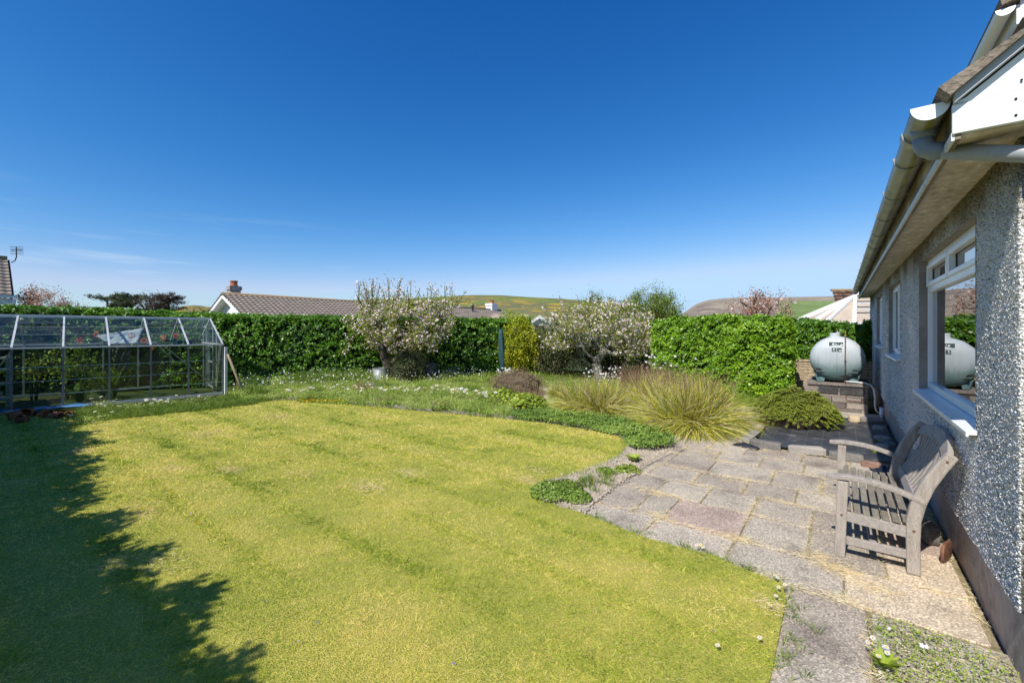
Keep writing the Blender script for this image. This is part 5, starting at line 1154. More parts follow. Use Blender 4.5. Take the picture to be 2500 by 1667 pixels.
for s in (-1,1):
    f_ = MB(); f_.extr([(tcx+s*.315,tcy-.50,.545),(tcx+s*.20,tcy-.54,.545),(tcx+s*.18,tcy-.52,.62),(tcx+s*.375,tcy-.44,.74)], (0,.9,0)); f_.build('foot', M['tank'], OT, bevel=.01)
    h = MB(); x = tcx+s*.255; z = tz-.21; y = yface(x,z); h.extr([(x-.065,y-.004,z-.012),(x+.065,y-.004,z-.020),(x+.05,y-.004,z+.028),(x-.075,y-.004,z+.034)], (0,.05,0)); h.build('recess', M['dark'], OT)
    h = MB(); h.beam((x-.065,y-.008,z-.022),(x+.065,y-.008,z-.028),.016,.014); h.build('recess_lip', M['tank'], OT)
h = MB(); x = tcx+.12; z = tz-.315; y = yface(x,z); h.extr([(x-.085,y-.006,z-.01),(x+.085,y-.006,z+.006),(x+.085,y-.006,z+.03),(x-.085,y-.006,z+.036)], (0,.05,0)); h.build('recess', M['dark'], OT)
mb = MB(); mb.lathe((tcx-.03,yf+.30,tz+TR-.02), [(.098,0),(.098,.02),(.085,.025),(.085,.075),(.075,.088),(.02,.09)], 24); co = mb.build('filler_cap', M['tank'], OT, smooth=False)
mb = MB(); mb.lathe((tcx+.01,yf+.28,tz+TR+.07), [(.012,0),(.012,.035)], 8); mb.build('cap_nub', M['tank'], co)
# faded warning labels
def decal(cx, cz, w_, h_, marks):
    c = MB(); y0 = yface(cx,cz)-.004; c.box((cx-w_/2,y0-.002,cz-h_/2),(cx+w_/2,y0+.03,cz+h_/2)); o = c.build('warning_label', pmat('label_dark', [(.3,(.035,.06,.06)),(.7,(.09,.13,.13))], 20, .6), OT)
    for (dx,dz,r,kind) in marks:
        m = MB()
        if kind == 'o': m.tube([(cx+dx,y0-.001,cz+dz),(cx+dx,y0-.004,cz+dz)], r, 14)
        elif kind == 'h': m.extr([(cx+dx+r*math.cos(math.pi*q/10),y0-.004,cz+dz+r*math.sin(math.pi*q/10)) for q in range(11)], (0,.003,0))
        else: m.box((cx+dx-r,y0-.004,cz+dz-r*.5),(cx+dx+r,y0-.001,cz+dz+r*.5))
        m.build('mark', M['upvc'], o)
decal(tcx-.01, tz+.30, .22, .075, [(-.045,0,.016,'o'),(-.01,0,.012,'h'),(.085,-.02,.022,'h')])
decal(tcx-.042, tz+.19, .07, .075, [(0,.02,.010,'o'),(-.004,-.016,.014,'h')])
decal(tcx+.040, tz+.19, .07, .075, [(.012,-.02,.018,'h')])
pz = MB(); PX = .085; yp = yf-.035
pz.tube([(PX,yp,.60),(PX,yp,tz+TR+.11)], .010, 8); pz.tube([(PX,yp+.0,.60),(PX,yp,.56)], .018, 8); pz.tube([(PX,yp,tz-.02),(PX,yp,tz+.02)], .014, 8); pz.build('sight_pipe', M['copper'], OT, smooth=True)
pw_ = MB(); pw_.tube([(PX,yp,.585),(.22,yp-.01,.588),(.38,yp-.02,.575),(.46,yp-.03,.54),(.50,yp-.04,.47),(.512,yp-.05,.34),(.515,yp-.06,.16),(.53,yp-.07,.09),(.575,yp-.09,.05)], .013, 10); pw_.build('white_hose', M['pipe_white'], OT, smooth=True)
pw_ = MB(); pw_.tube([(PX+.01,yp-.02,.55),(PX+.01,yp-.02,.26),(PX+.03,yp-.02,.225),(PX+.3,yp-.02,.215)], .007, 6); pw_.build('copper_pipe', M['copper'], OT, smooth=True)
pw_ = MB(); pw_.tube([(.585,9.95,-.02),(.585,9.95,.20)], .028, 12); tag(pw_.build('drain_pipe', M['pipe_white'], None, smooth=True), 'short white drain pipe stub at the foot of the bungalow wall below the tank hose', 'pipe')
M['block'] = pmat('concrete_block', [(.3,(.09,.075,.065)),(.5,(.20,.17,.145)),(.68,(.33,.28,.235)),(.85,(.50,.46,.40))], 5, .95, .8, 40, fine=30, rnd=.3, bdist=.015, stretch=(1,1,1.6))
BP = thing('tank_plinth', 'stained concrete block plinth under the oil tank', 'plinth', (-.08,10.9,0))
mb = MB(); x0, x1 = -.56, .42; yy0, yy1 = 10.32, 11.6
z = -.03
for r_i in range(5):
    h = .105; off_ = (r_i % 2)*.22; x = x0
    while x < x1-.02:
        xe = min(x1, x+(.44 if x > x0 else .44-off_)); mb.rn = random.random()
        mb.box((x+.004,yy0+random.uniform(0,.012),z+.003),(xe-.004,yy1,z+h-.003)); x = xe
    z += h
mb.build('blocks', M['block'], BP, bevel=.004)
M['slate'] = pmat('slate_block', [(.3,(.03,.03,.032)),(.7,(.08,.075,.07))], 9, .8, .8, 30, bdist=.02)
for (a_, b_) in ((-.33,-.02),(0.0,.36)):
    mb = MB(); mb.box((a_,yy0-.012,.335),(b_,yy0+.01,.475)); mb.build('slate', M['slate'], BP, bevel=.004)
mb = MB(); mb.box((x0+.06,yy0-.03,z),(x1+.03,yy1+.02,z+.045)); mb.build('capping_slab', M['block'], BP, bevel=.006)
# low tan brick wall behind
def brickmat():
    m, Nn, Ln, b = newmat('tan_brick'); t = Nn.new('ShaderNodeTexCoord'); mp = Nn.new('ShaderNodeMapping'); mp.inputs['Rotation'].default_value = (math.pi/2,0,0)
    Ln.new(t.outputs['Object'], mp.inputs[0]); br = Nn.new('ShaderNodeTexBrick'); br.inputs['Scale'].default_value = 1; br.inputs['Brick Width'].default_value = .21; br.inputs['Row Height'].default_value = .07; br.inputs['Mortar Size'].default_value = .006
    br.inputs['Color1'].default_value = (.52,.42,.30,1); br.inputs['Color2'].default_value = (.42,.34,.24,1); br.inputs['Mortar'].default_value = (.22,.19,.15,1)
    Ln.new(mp.outputs[0], br.inputs['Vector']); n = Nn.new('ShaderNodeTexNoise'); n.inputs['Scale'].default_value = 20; Ln.new(t.outputs['Object'], n.inputs['Vector'])
    r = ramp(Nn, [(.3,(.6,.55,.5)),(.7,(1.1,1.08,1.0))]); Ln.new(n.outputs['Fac'], r.inputs[0]); mu = Nn.new('ShaderNodeMixRGB'); mu.blend_type = 'MULTIPLY'; mu.inputs[0].default_value = 1; Ln.new(br.outputs[0], mu.inputs[1]); Ln.new(r.outputs[0], mu.inputs[2])
    Ln.new(mu.outputs[0], b.inputs['Base Color']); b.inputs['Roughness'].default_value = .9
    bp = Nn.new('ShaderNodeBump'); bp.inputs['Distance'].default_value = .008; Ln.new(br.outputs['Fac'], bp.inputs['Height']); bp.invert = True; Ln.new(bp.outputs[0], b.inputs['Normal']); return m
M['tanbrick'] = brickmat()
mb = MB(); mb.box((-1.25,13.05,-.05),(.60,13.17,.78)); mb.box((-1.27,13.03,.78),(.60,13.19,.82)); tag(mb.build('brick_wall', M['tanbrick'], None), 'low tan brick wall showing between the hedge block and the oil tank', 'wall')
mb = MB(); mb.rn=.4; mb.prism([(-1.0,10.6),(-.6,10.4),(.6,10.4),(.6,9.5),(-.5,9.48),(-1.0,9.6)], -.05, .006); tag(mb.build('concrete_path', M['slab']), kind='structure')
# ------------------------------------------------------------------ membrane, edging, stones
M['membrane'] = None
def membrane():
    m, Nn, Ln, b = newmat('membrane'); t = Nn.new('ShaderNodeTexCoord')
    br = Nn.new('ShaderNodeTexBrick'); br.offset = 0; br.inputs['Scale'].default_value = 1; br.inputs['Brick Width'].default_value = .19; br.inputs['Row Height'].default_value = .75; br.inputs['Mortar Size'].default_value = .0022
    br.inputs['Color1'].default_value = (.030,.032,.036,1); br.inputs['Color2'].default_value = (.042,.044,.048,1); br.inputs['Mortar'].default_value = (.10,.12,.085,1)
    Ln.new(t.outputs['Object'], br.inputs['Vector']); n = Nn.new('ShaderNodeTexNoise'); n.inputs['Scale'].default_value = 5; n.inputs['Detail'].default_value = 7; Ln.new(t.outputs['Object'], n.inputs['Vector'])
    r = ramp(Nn, [(.42,(0,0,0)),(.58,(.025,.024,.022)),(.75,(.16,.145,.12))]); Ln.new(n.outputs['Fac'], r.inputs[0]); mu = Nn.new('ShaderNodeMixRGB'); mu.blend_type = 'ADD'; mu.inputs[0].default_value = 1; Ln.new(br.outputs[0], mu.inputs[1]); Ln.new(r.outputs[0], mu.inputs[2])
    Ln.new(mu.outputs[0], b.inputs['Base Color']); b.inputs['Roughness'].default_value = .55
    bp = Nn.new('ShaderNodeBump'); bp.inputs['Distance'].default_value = .03; bp.inputs['Strength'].default_value = .5; Ln.new(n.outputs['Fac'], bp.inputs['Height']); Ln.new(bp.outputs[0], b.inputs['Normal']); return m
M['membrane'] = membrane()
nx, ny = 22, 34; V = []
for j in range(ny):
    for i in range(nx):
        u, v = i/(nx-1), j/(ny-1); x = -.93+u*1.54; y = 6.62+v*2.95; x += .02*math.sin(v*7)
        V.append((x,y,.018+.016*float(wob(x,y,0,3.1,1))+.008*float(wob(x,y,0,9,2))))
idx = np.arange(nx*ny).reshape(ny,nx); Q = np.stack([idx[:-1,:-1],idx[:-1,1:],idx[1:,1:],idx[1:,:-1]],-1).reshape(-1,4)
tag(np_mesh('weed_membrane', np.array(V), Q, None, M['membrane'], smooth=True), 'black weed membrane with a grid of pale lines laid beside the bungalow wall', 'ground sheet')
def rock(name, label, c, size, mat, rz=0, group=None, seed=1, block=False, cat='stone', zoff=0):
    rr = random.Random(seed); mb = MB(); mb.rn = rr.random(); nlat, nlon = 7, 12; vs = []
    for i in range(nlat+1):
        ph = math.pi*i/nlat
        for j in range(nlon):
            t = 2*math.pi*j/nlon; v = [math.sin(ph)*math.cos(t), math.sin(ph)*math.sin(t), math.cos(ph)]
            e = .30 if block else .62
            v = [math.copysign(abs(q)**e, q) for q in v]; k = 1+.10*float(wob(v[0]*1.5,v[1]*1.5,v[2]*1.5,1.7,seed))+(0 if block else rr.uniform(-.05,.05))
            vs.append((v[0]*size[0]/2*k, v[1]*size[1]/2*k, v[2]*size[2]/2*k))
    mb.add(vs, [(i*nlon+j,i*nlon+(j+1)%nlon,(i+1)*nlon+(j+1)%nlon,(i+1)*nlon+j) for i in range(nlat) for j in range(nlon)])
    o = mb.build(name, mat, None, smooth=False); o.location = (c[0],c[1],size[2]/2*.9+zoff); o.rotation_euler = (rr.uniform(-.05,.05),rr.uniform(-.05,.05),rz); return tag(o, label, cat, group)
E_ = 'concrete edging blocks along the membrane'
rock('edging_block','grey concrete edging block, leftmost along the front of the membrane',(-.78,6.55),(.36,.11,.10),M['stone'],.0,E_,1,True,'edging')
rock('edging_block','grey concrete edging block behind the gap left of the bench',(-.33,6.56),(.40,.11,.10),M['stone'],.05,E_,2,True,'edging')
rock('edging_block','grey edging block just left of the bench arm',(.06,6.53),(.34,.11,.09),M['stone'],.02,E_,3,True,'edging')
rock('edging_block','reddish edging brick behind the bench seat',(.33,6.36),(.28,.10,.07),M['brick_red'],-.18,E_,4,True,'edging')
rock('edging_block','grey slab edge standing left of the membrane beside the tufted grass',(-1.0,6.95),(.12,.62,.08),M['stone'],-.1,E_,5,True,'edging')
S_ = 'stones against the bungalow wall'
for i,(x,y,sx,sy,sz,mt,lb) in enumerate([(.44,7.35,.16,.12,.09,'stone','grey stone on the membrane by the wall, nearest the bench'),(.52,7.62,.14,.2,.08,'stone','grey stone resting against the wall behind the bench arm'),
    (.47,7.95,.18,.13,.08,'stone','flat grey stone by the wall halfway along the membrane'),(.48,8.75,.16,.20,.08,'stone','dark flat stone on the membrane near the drain pipe'),
    (.20,9.25,.17,.15,.13,'stone_tan','pale tan wedge of stone on the membrane before the plinth'),(.44,9.40,.34,.14,.10,'stone','long grey kerb stone in front of the drain pipe'),
    (.46,5.3,.16,.14,.10,'stone','grey stone by the wall behind the bench'),(.52,5.6,.15,.22,.12,'stone','pair of grey stones behind the bench back'),
    (.52,4.35,.10,.14,.16,'stone','pinkish stone block tucked behind the bench leg'),(.575,4.10,.03,.22,.13,'copper','rusty brown slab leaning on the plinth behind the bench')]):
    rock('stone', lb, (x,y), (sx,sy,sz), M[mt], random.uniform(-.4,.4), S_, 20+i)
def crumple(name, label, cat, c, L_, W_, H_, mat, seed, rz=0):
    mb = MB(); nx, ny = 26, 10; rr = random.Random(seed); vs = []
    for j in range(ny):
        for i in range(nx):
            u, v = i/(nx-1)-.5, j/(ny-1)-.5; z = H_*(math.cos(v*math.pi)*math.cos(u*math.pi*.9)*(.7+.5*float(wob(u*9,v*6,0,1.3,seed)))); vs.append((u*L_+.02*float(wob(u*8,v*9,0,1,seed+2)), v*W_*(1+.3*float(wob(u*7,0,0,1,seed))), max(.003,z)))
    mb.add(vs, [(j*nx+i,j*nx+i+1,(j+1)*nx+i+1,(j+1)*nx+i) for j in range(ny-1) for i in range(nx-1)])
    o = mb.build(name, mat, None, smooth=True); o.location = (c[0],c[1],.004); o.rotation_euler = (0,0,rz); return tag(o,label,cat)
mb = MB(); c_ = gp(2112,1555,.004); mb.extr([(c_[0]-.022,c_[1]-.012,.0035),(c_[0]+.012,c_[1]-.02,.0035),(c_[0]+.020,c_[1]+.008,.0035),(c_[0]+.0,c_[1]+.016,.0035),(c_[0]-.026,c_[1]+.010,.0035)], (0,0,.004)); tag(mb.build('mortar_patch', M['stone_tan']), 'small cream patch of spilt mortar on the narrow slab path by the weeds', 'mortar')
crumple('plastic_sheet','bunched black plastic at the front left corner of the membrane','plastic sheet',(-.98,6.45),.34,.14,.06,M['black_plastic'],3,-.35)
crumple('plastic_sheet','crumpled black plastic behind the bench against the wall','plastic sheet',(.46,6.15),.34,.3,.12,M['black_plastic'],5,.2)
leafy('creeping_weed', (.43,7.15), .12,.05, 90, .03, M['lime'], 'small green weed on the membrane behind the bench arm')
leafy('creeping_weed', (.50,7.75), .10,.05, 70, .03, M['lime'], 'small green weed between the stones along the wall')

# ------------------------------------------------------------------ bench
B = thing('garden_bench', 'weathered grey teak two-seat bench with curved back against the bungalow wall', 'bench', (.2,4.3,0))
yN, yF = 3.74, 4.90; tl = .058
def curved_post(y, name):
    # rear leg: straight to the seat then raking back
    pts = [(.375,0),(.372,.20),(.375,.34),(.398,.46),(.44,.58),(.495,.69),(.553,.785)]
    m = MB(); w_ = [.068,.068,.072,.075,.072,.068,.060]; n = len(pts); vs = []
    for i,(x,z) in enumerate(pts):
        a = Vector((pts[min(i+1,n-1)][0]-pts[max(i-1,0)][0],0,pts[min(i+1,n-1)][1]-pts[max(i-1,0)][1])).normalized(); nn = Vector((a.z,0,-a.x))
        for (s,t) in ((-1,-1),(1,-1),(1,1),(-1,1)): vs.append(Vector((x,y,z))+nn*(s*w_[i]/2)+Vector((0,t*tl/2,0)))
    m.add(vs, [(i*4+j,i*4+(j+1)%4,(i+1)*4+(j+1)%4,(i+1)*4+j) for i in range(n-1) for j in range(4)]+[(3,2,1,0),tuple((n-1)*4+j for j in range(4))])
    return m.build('leg', M['timber_leg'], B, bevel=.010)
for y in (yN,yF):
    lg = curved_post(y,'leg')
    for (x,z) in ((.375,.28),(.525,.745)):
        p = MB(); p.tube([(x,y-tl/2-.003,z),(x,y-tl/2+.004,z)], .008, 10); p.build('dowel', M['copper'], lg)
    m = MB(); m.beam((.0,y,0),(.018,y,.52),.060,tl,(0,1,0)); lf = m.build('leg', M['timber_leg'], B, bevel=.006)
    p = MB(); p.tube([(.011,y-tl/2-.003,.29),(.011,y-tl/2+.004,.29)], .008, 10); p.build('dowel', M['copper'], lf)
    # armrest: sagging curve with a rounded front tip
    n = 16; vs = []; m = MB()
    for i in range(n):
        u = i/(n-1); x = -.075+u*.505; z = .528+.030*math.sin(u*2.6+.2)-.075*u**2; 
        wd = .066*(1 if u>.08 else math.sqrt(max(.08,u/.08))); th = .032
        for (s,t) in ((-1,-1),(1,-1),(1,1),(-1,1)): vs.append((x, y+s*wd/2, z+t*th/2))
    m.add(vs, [(i*4+j,i*4+(j+1)%4,(i+1)*4+(j+1)%4,(i+1)*4+j) for i in range(n-1) for j in range(4)]+[(3,2,1,0),tuple((n-1)*4+j for j in range(4))]); m.build('armrest', M['timber_grey'], B, bevel=.006)
    m = MB(); m.beam((.035,y,.115),(.345,y,.115),.030,.052); m.build('stretcher', M['timber_grey'], B, bevel=.004)
    m = MB(); m.beam((.035,y,.283),(.345,y,.258),.034,.068); m.build('side_rail', M['timber_grey'], B, bevel=.004)
m = MB(); m.beam((.010,yN+.03,.275),(.010,yF-.03,.275),.036,.065); m.build('front_rail', M['timber_slat'], B, bevel=.004)
m = MB(); m.beam((.36,yN+.03,.262),(.36,yF-.03,.262),.036,.060); m.build('rear_rail', M['timber_slat'], B, bevel=.004)
m = MB(); m.beam((.18,yN+.02,.10),(.18,yF-.02,.10),.04,.04); m.build('stretcher', M['timber_grey'], B, bevel=.004)
for i in range(7):
    x = .045+i*.0495; m = MB(); m.rn = random.random(); z = .333-.024*math.sin(i/6*math.pi)*.9-.010*i/6
    m.beam((x,yN-.012+random.uniform(-.004,.004),z),(x+random.uniform(-.002,.002),yF+.012,z),.037,.018); m.build('seat_slat', M['timber_slat'], B, bevel=.003)
# back: lower rail, arched top rail, curved narrow slats
def bk(z): return .405+(z-.40)*.39      # x of the back's plane at height z
m = MB(); n = 20; vs = []
for i in range(n):
    u = i/(n-1); y = yN+.03+u*(yF-yN-.06); s = math.sin(u*math.pi); z = .735+.062*s; h = .036+.012*s
    for (a,b) in ((-1,-1),(1,-1),(1,1),(-1,1)): vs.append((bk(z)+a*.014+b*h*.39+.02*s, y, z+b*h))
m.add(vs, [(i*4+j,i*4+(j+1)%4,(i+1)*4+(j+1)%4,(i+1)*4+j) for i in range(n-1) for j in range(4)]+[(3,2,1,0),tuple((n-1)*4+j for j in range(4))]); m.build('top_rail', M['timber_grey'], B, bevel=.006)
m = MB(); m.beam((bk(.40)+.0,yN+.03,.395),(bk(.40),yF-.03,.395),.026,.065,(.37,0,1)); m.build('back_rail', M['timber_grey'], B, bevel=.004)
for i in range(13):
    u = (i+1)/14; y = yN+.03+u*(yF-yN-.06); s = math.sin(u*math.pi); m = MB(); zt = .735+.062*s-.03
    pts = [(bk(.42)+.0,.42),(bk(.52)+.022,.52),(bk(.62)+.030,.62),(bk(zt)+.02*s,zt)]; vs = []
    for (x,z) in pts:
        for (a,b) in ((-1,-1),(1,-1),(1,1),(-1,1)): vs.append((x+a*.007,y+b*.024,z))
    m.add(vs, [(q*4+j,q*4+(j+1)%4,(q+1)*4+(j+1)%4,(q+1)*4+j) for q in range(3) for j in range(4)]+[(3,2,1,0),(12,13,14,15)]); m.build('back_slat', M['timber_leg'], B, bevel=.002)

# ------------------------------------------------------------------ greenhouse
GA = math.radians(-7.2+90); P0 = Vector((-12.40,.73,0)); U = Vector((math.sin(math.radians(7.2)),math.cos(math.radians(7.2)),0)); Wn = Vector((-U.y,U.x,0))
BAY = .673; EV = 1.215; RG = 1.86; GW = 2.75; HB = .0
G = thing('greenhouse', 'aluminium-framed glass greenhouse with open roof vents in front of the long hedge', 'greenhouse', tuple(P0))
def gq(i, w_, z): return P0+U*(BAY*i)+Wn*w_+Vector((0,0,z))
I0, I1 = -3, 5
def beamp(name, a, b, w_, h, mat=None, parent=None, up=(0,0,1)):
    m = MB(); m.beam(a,b,w_,h,up); return m.build(name, mat or M['alu'], parent or G)
beamp('ridge_bar', gq(I0,GW/2,RG), gq(I1+.02,GW/2,RG), .05,.06)
beamp('base_bar', gq(I0,0,.03), gq(I1,0,.03), .03,.06); beamp('base_bar', gq(I0,GW,.03), gq(I1,GW,.03), .03,.06)
gu = beamp('eave_gutter', gq(I0,-.03,EV), gq(I1+.03,-.03,EV), .06,.03); beamp('eave_gutter', gq(I0,GW,EV), gq(I1,GW,EV), .05,.04)
for i in range(I0, I1+1):
    beamp('post', gq(i,0,0), gq(i,0,EV-.015), .028,.034, M['alu_dull'], up=tuple(U)); beamp('post', gq(i,GW,0), gq(i,GW,EV-.02), .028,.034, up=tuple(U))
    beamp('rafter', gq(i,0,EV+.016), gq(i,GW/2-.02,RG-.01), .03,.03); beamp('rafter', gq(i,GW,EV+.02), gq(i,GW/2+.02,RG-.01), .03,.03)
def pane(a,b,c,d, mat, name='glass'):
    m = MB(); a,b,c,d = Vector(a),Vector(b),Vector(c),Vector(d); nn = (b-a).cross(c-a).normalized()*.003; m.add([a,b,c,d,a+nn,b+nn,c+nn,d+nn],[(3,2,1,0),(4,5,6,7),(0,1,5,4),(1,2,6,5),(2,3,7,6),(3,0,4,7)]); return m.build(name, mat, G)
for i in range(I0, I1):
    pane(gq(i+.03,.0,.06),gq(i+.97,.0,.06),gq(i+.97,.0,EV-.02),gq(i+.03,.0,EV-.02), M['gh_glass'])
    pane(gq(i+.03,GW,.06),gq(i+.97,GW,.06),gq(i+.97,GW,EV-.02),gq(i+.03,GW,EV-.02), M['gh_glass'])
    pane(gq(i+.03,.02,EV+.025),gq(i+.97,.02,EV+.025),gq(i+.97,GW/2-.03,RG),gq(i+.03,GW/2-.03,RG), M['gh_roof_glass'])
    pane(gq(i+.03,GW-.02,EV+.025),gq(i+.97,GW-.02,EV+.025),gq(i+.97,GW/2+.03,RG),gq(i+.03,GW/2+.03,RG), M['gh_roof_glass'])
    # overlapping glass edges read as thin pale lines
    for z in (.30,.57,.84):
        beamp('glass_edge', gq(i+.03,-.006,z), gq(i+.97,-.006,z), .005,.007)
    t = .36; beamp('glass_edge', gq(i+.03,.02+(GW/2-.05)*t,EV+.034+(RG-EV-.025)*t), gq(i+.97,.02+(GW/2-.05)*t,EV+.034+(RG-EV-.025)*t), .006,.008)
    t = .62; beamp('glass_edge', gq(i+.03,.02+(GW/2-.05)*t,EV+.034+(RG-EV-.025)*t), gq(i+.97,.02+(GW/2-.05)*t,EV+.034+(RG-EV-.025)*t), .006,.008)
for i in (0,3,-3):     # vents
    t = .70; beamp('roof_vent', gq(i+.02,.02+(GW/2-.05)*t,EV+.05+(RG-EV)*t), gq(i+.98,.02+(GW/2-.05)*t,EV+.05+(RG-EV)*t), .03,.035, M['alu_dull'])
# right gable end with sliding door
GE = I1
beamp('gable_bar', gq(GE,0,EV), gq(GE,GW,EV), .03,.03); 
for w_ in (.62,1.02,1.80,2.20): beamp('gable_post', gq(GE,w_,0), gq(GE,w_, EV+(RG-EV)*(1-abs(w_-GW/2)/(GW/2))), .026,.03, up=tuple(U))
m = MB(); a,b,c = gq(GE,.03,EV),gq(GE,GW-.03,EV),gq(GE,GW/2,RG-.02); nn = U*.003; m.add([a,b,c,a+nn,b+nn,c+nn],[(2,1,0),(3,4,5),(0,1,4,3),(1,2,5,4),(2,0,3,5)]); m.build('glass', M['gh_glass'], G)
m = MB(); m.extr([gq(GE+.01,GW/2-.32,RG-.20),gq(GE+.01,GW/2+.32,RG-.20),gq(GE+.01,GW/2,RG-.04)], tuple(U*.02)); m.build('gable_plate', M['alu'], G)
pane(gq(GE,.03,.06),gq(GE,1.0,.06),gq(GE,1.0,EV-.02),gq(GE,.03,EV-.02), M['gh_glass']); pane(gq(GE,1.82,.06),gq(GE,GW-.03,.06),gq(GE,GW-.03,EV-.02),gq(GE,1.82,EV-.02), M['gh_glass'])
dr = beamp('door', gq(GE+.04,1.04,.05), gq(GE+.04,1.04,1.62), .03,.045, up=tuple(U))
for (a,b) in ((gq(GE+.04,1.66,.05),gq(GE+.04,1.66,1.62)),(gq(GE+.04,1.04,1.60),gq(GE+.04,1.66,1.60)),(gq(GE+.04,1.04,.07),gq(GE+.04,1.66,.07)),(gq(GE+.04,1.04,.72),gq(GE+.04,1.66,.72)),(gq(GE+.04,1.04,1.12),gq(GE+.04,1.66,1.12))): beamp('door_rail', a,b,.035,.05, parent=dr, up=tuple(U))
beamp('door_track', gq(GE+.05,.9,1.66), gq(GE+.05,2.9,1.66), .03,.04); beamp('door_track', gq(GE+.05,2.9,1.66), gq(GE+.05,2.9,1.30), .02,.02)
for a,b in ((gq(5,.1,.05),gq(3.4,.06,EV-.05)),(gq(4.9,GW-.05,.05),gq(3.6,GW-.05,EV-.05)),(gq(GE,.12,EV-.03),gq(GE,.6,.08)),(gq(GE,.25,EV-.03),gq(GE,.75,.08)),(gq(0,.06,EV-.05),gq(-.9,.06,.05))): beamp('brace', a,b,.03,.03)
m = MB(); m.beam(gq(5.08,-.06,.0), gq(5.08,-.06,EV-.06), .055,.055); m.build('downpipe', M['pipe_white'], G)
m = MB(); a = gq(5.12,-.12,EV*.80); b = gq(5.50,-.50,0); m.tube([a,(a+b)/2,b], [.028,.030,.032], 8); tag(m.build('wooden_pole', M['post_wood'], smooth=True), 'weathered round wooden pole leaning on the right corner of the greenhouse', 'pole')
# inside: shelving, plank, tarpaulin, hanging sheet, twine, ferns, climber
SH = thing('shelving_rack', 'white slatted staging rack at the left end inside the greenhouse', 'shelves', tuple(gq(-.9,.5,0)))
for z in (.22,.52,.80,1.02):
    m = MB(); a = gq(-1.6,.55,z); b = gq(-.12,.55,z); m.beam(a,b,.5,.03); m.build('shelf', M['pipe_white'], SH)
for i_,w_ in ((-1.6,.32),(-.12,.32),(-1.6,.78),(-.12,.78)): m = MB(); m.beam(gq(i_,w_,0),gq(i_,w_,1.08),.03,.03); m.build('leg', M['alu'], SH)
for k,(i_,z,mt,lb,sx) in enumerate([(-.45,.83,'tarp','small blue tub on the staging rack shelf',.14),(-.75,.55,'dark','dark plant tray on the middle shelf of the staging rack',.3),(-.4,.25,'sheet','pale tray on the lowest shelf of the staging rack',.26),(-.4,1.04,'dark','dark crate on the top shelf of the staging rack',.24)]):
    c = gq(i_,.55,z); m = MB(); m.lathe((c.x,c.y,c.z), [(sx*.38,0),(sx*.5,.09),(sx*.52,.12),(sx*.47,.12),(sx*.42,.02)], 4 if k else 14); tag(m.build('tub', M[mt]), lb, 'tub')
m = MB(); m.beam(gq(.12,.30,.10), gq(.98,.30,.13), .03,.12); tag(m.build('plank', M['post_wood']), 'pale wooden plank on edge at the front inside the greenhouse', 'plank')
def drape(name, label, cat, pts, th, mat, seed, wrink=.02):
    m = MB(); nx, ny = 18, 14; a,b,c,d = [Vector(p) for p in pts]; vs = []; nn = (b-a).cross(d-a).normalized()
    for j in range(ny):
        for i in range(nx):
            u,v = i/(nx-1), j/(ny-1); p = (a*(1-u)+b*u)*(1-v)+(d*(1-u)+c*u)*v; p = p+nn*(wrink*float(wob(u*6,v*6,0,1,seed))); vs.append(p)
    m.add(vs, [(j*nx+i,j*nx+i+1,(j+1)*nx+i+1,(j+1)*nx+i) for j in range(ny-1) for i in range(nx-1)]); o = m.build(name, mat, smooth=True); so_ = o.modifiers.new('s','SOLIDIFY'); so_.thickness = th; return tag(o,label,cat)
drape('tarpaulin','bright blue tarpaulin on the ground at the front of the greenhouse','tarpaulin',[gq(.05,-.16,.03),gq(1.6,-.22,.05),gq(1.6,.30,.04),gq(.05,.2,.05)],.004,M['tarp'],3,.03)
drape('tarpaulin','dull blue tarpaulin edge at the far left foot of the greenhouse','tarpaulin',[gq(-1.2,-.14,.03),gq(-.1,-.14,.06),gq(-.1,.3,.05),gq(-1.2,.3,.04)],.004,M['tarp'],5,.03)
drape('plastic_sheet','crumpled translucent white sheet slung under the greenhouse roof','sheet',[gq(2.05,.9,EV+.03),gq(2.75,.9,EV+.04),gq(3.0,1.35,EV+.40),gq(1.75,1.0,EV+.22)],.004,M['sheet'],8,.02)
drape('net','faded white net hanging inside the middle of the greenhouse','net',[gq(2.25,1.6,.55),gq(2.6,1.6,.50),gq(2.7,1.6,EV-.02),gq(2.15,1.6,EV-.02)],.003,pmat('net',[(.3,(.10,.10,.09)),(.7,(.22,.22,.20))],30,.9),9,.06)
for k,(i_,w_,z) in enumerate([(1.35,.9,EV+.13),(1.75,1.1,EV+.25),(2.6,.8,EV+.22),(2.9,.5,EV+.10),(3.1,.4,EV-.06),(3.85,.9,EV+.20),(3.45,.7,EV+.16)]):
    c = gq(i_,w_,z); m = MB(); rr = random.Random(k)
    for q in range(5):
        a0 = rr.random()*3; R = rr.uniform(.035,.065); m.tube([c+Vector((math.cos(t)*R*math.cos(a0),math.cos(t)*R*math.sin(a0),math.sin(t)*R*rr.uniform(.8,1.1))) for t in np.linspace(0,6.2,14)], .004, 4, cap=False)
    m.tube([c+Vector((0,0,.05)), c+U*.12+Vector((0,0,.13)), c+U*.3+Vector((0,0,.14))], .003, 4, cap=False)
    tag(m.build('twine_hank', M['twine'], fix=False), ['orange twine hank, leftmost under the greenhouse roof','orange twine loop second from the left under the roof','orange twine bundle in front of the white sheet','orange twine hank right of the white sheet','orange twine end hanging lowest near the eave','orange twine hank, rightmost under the greenhouse roof','thin orange twine knot left of the rightmost hank'][k], 'twine', 'orange twine hanks in the greenhouse')
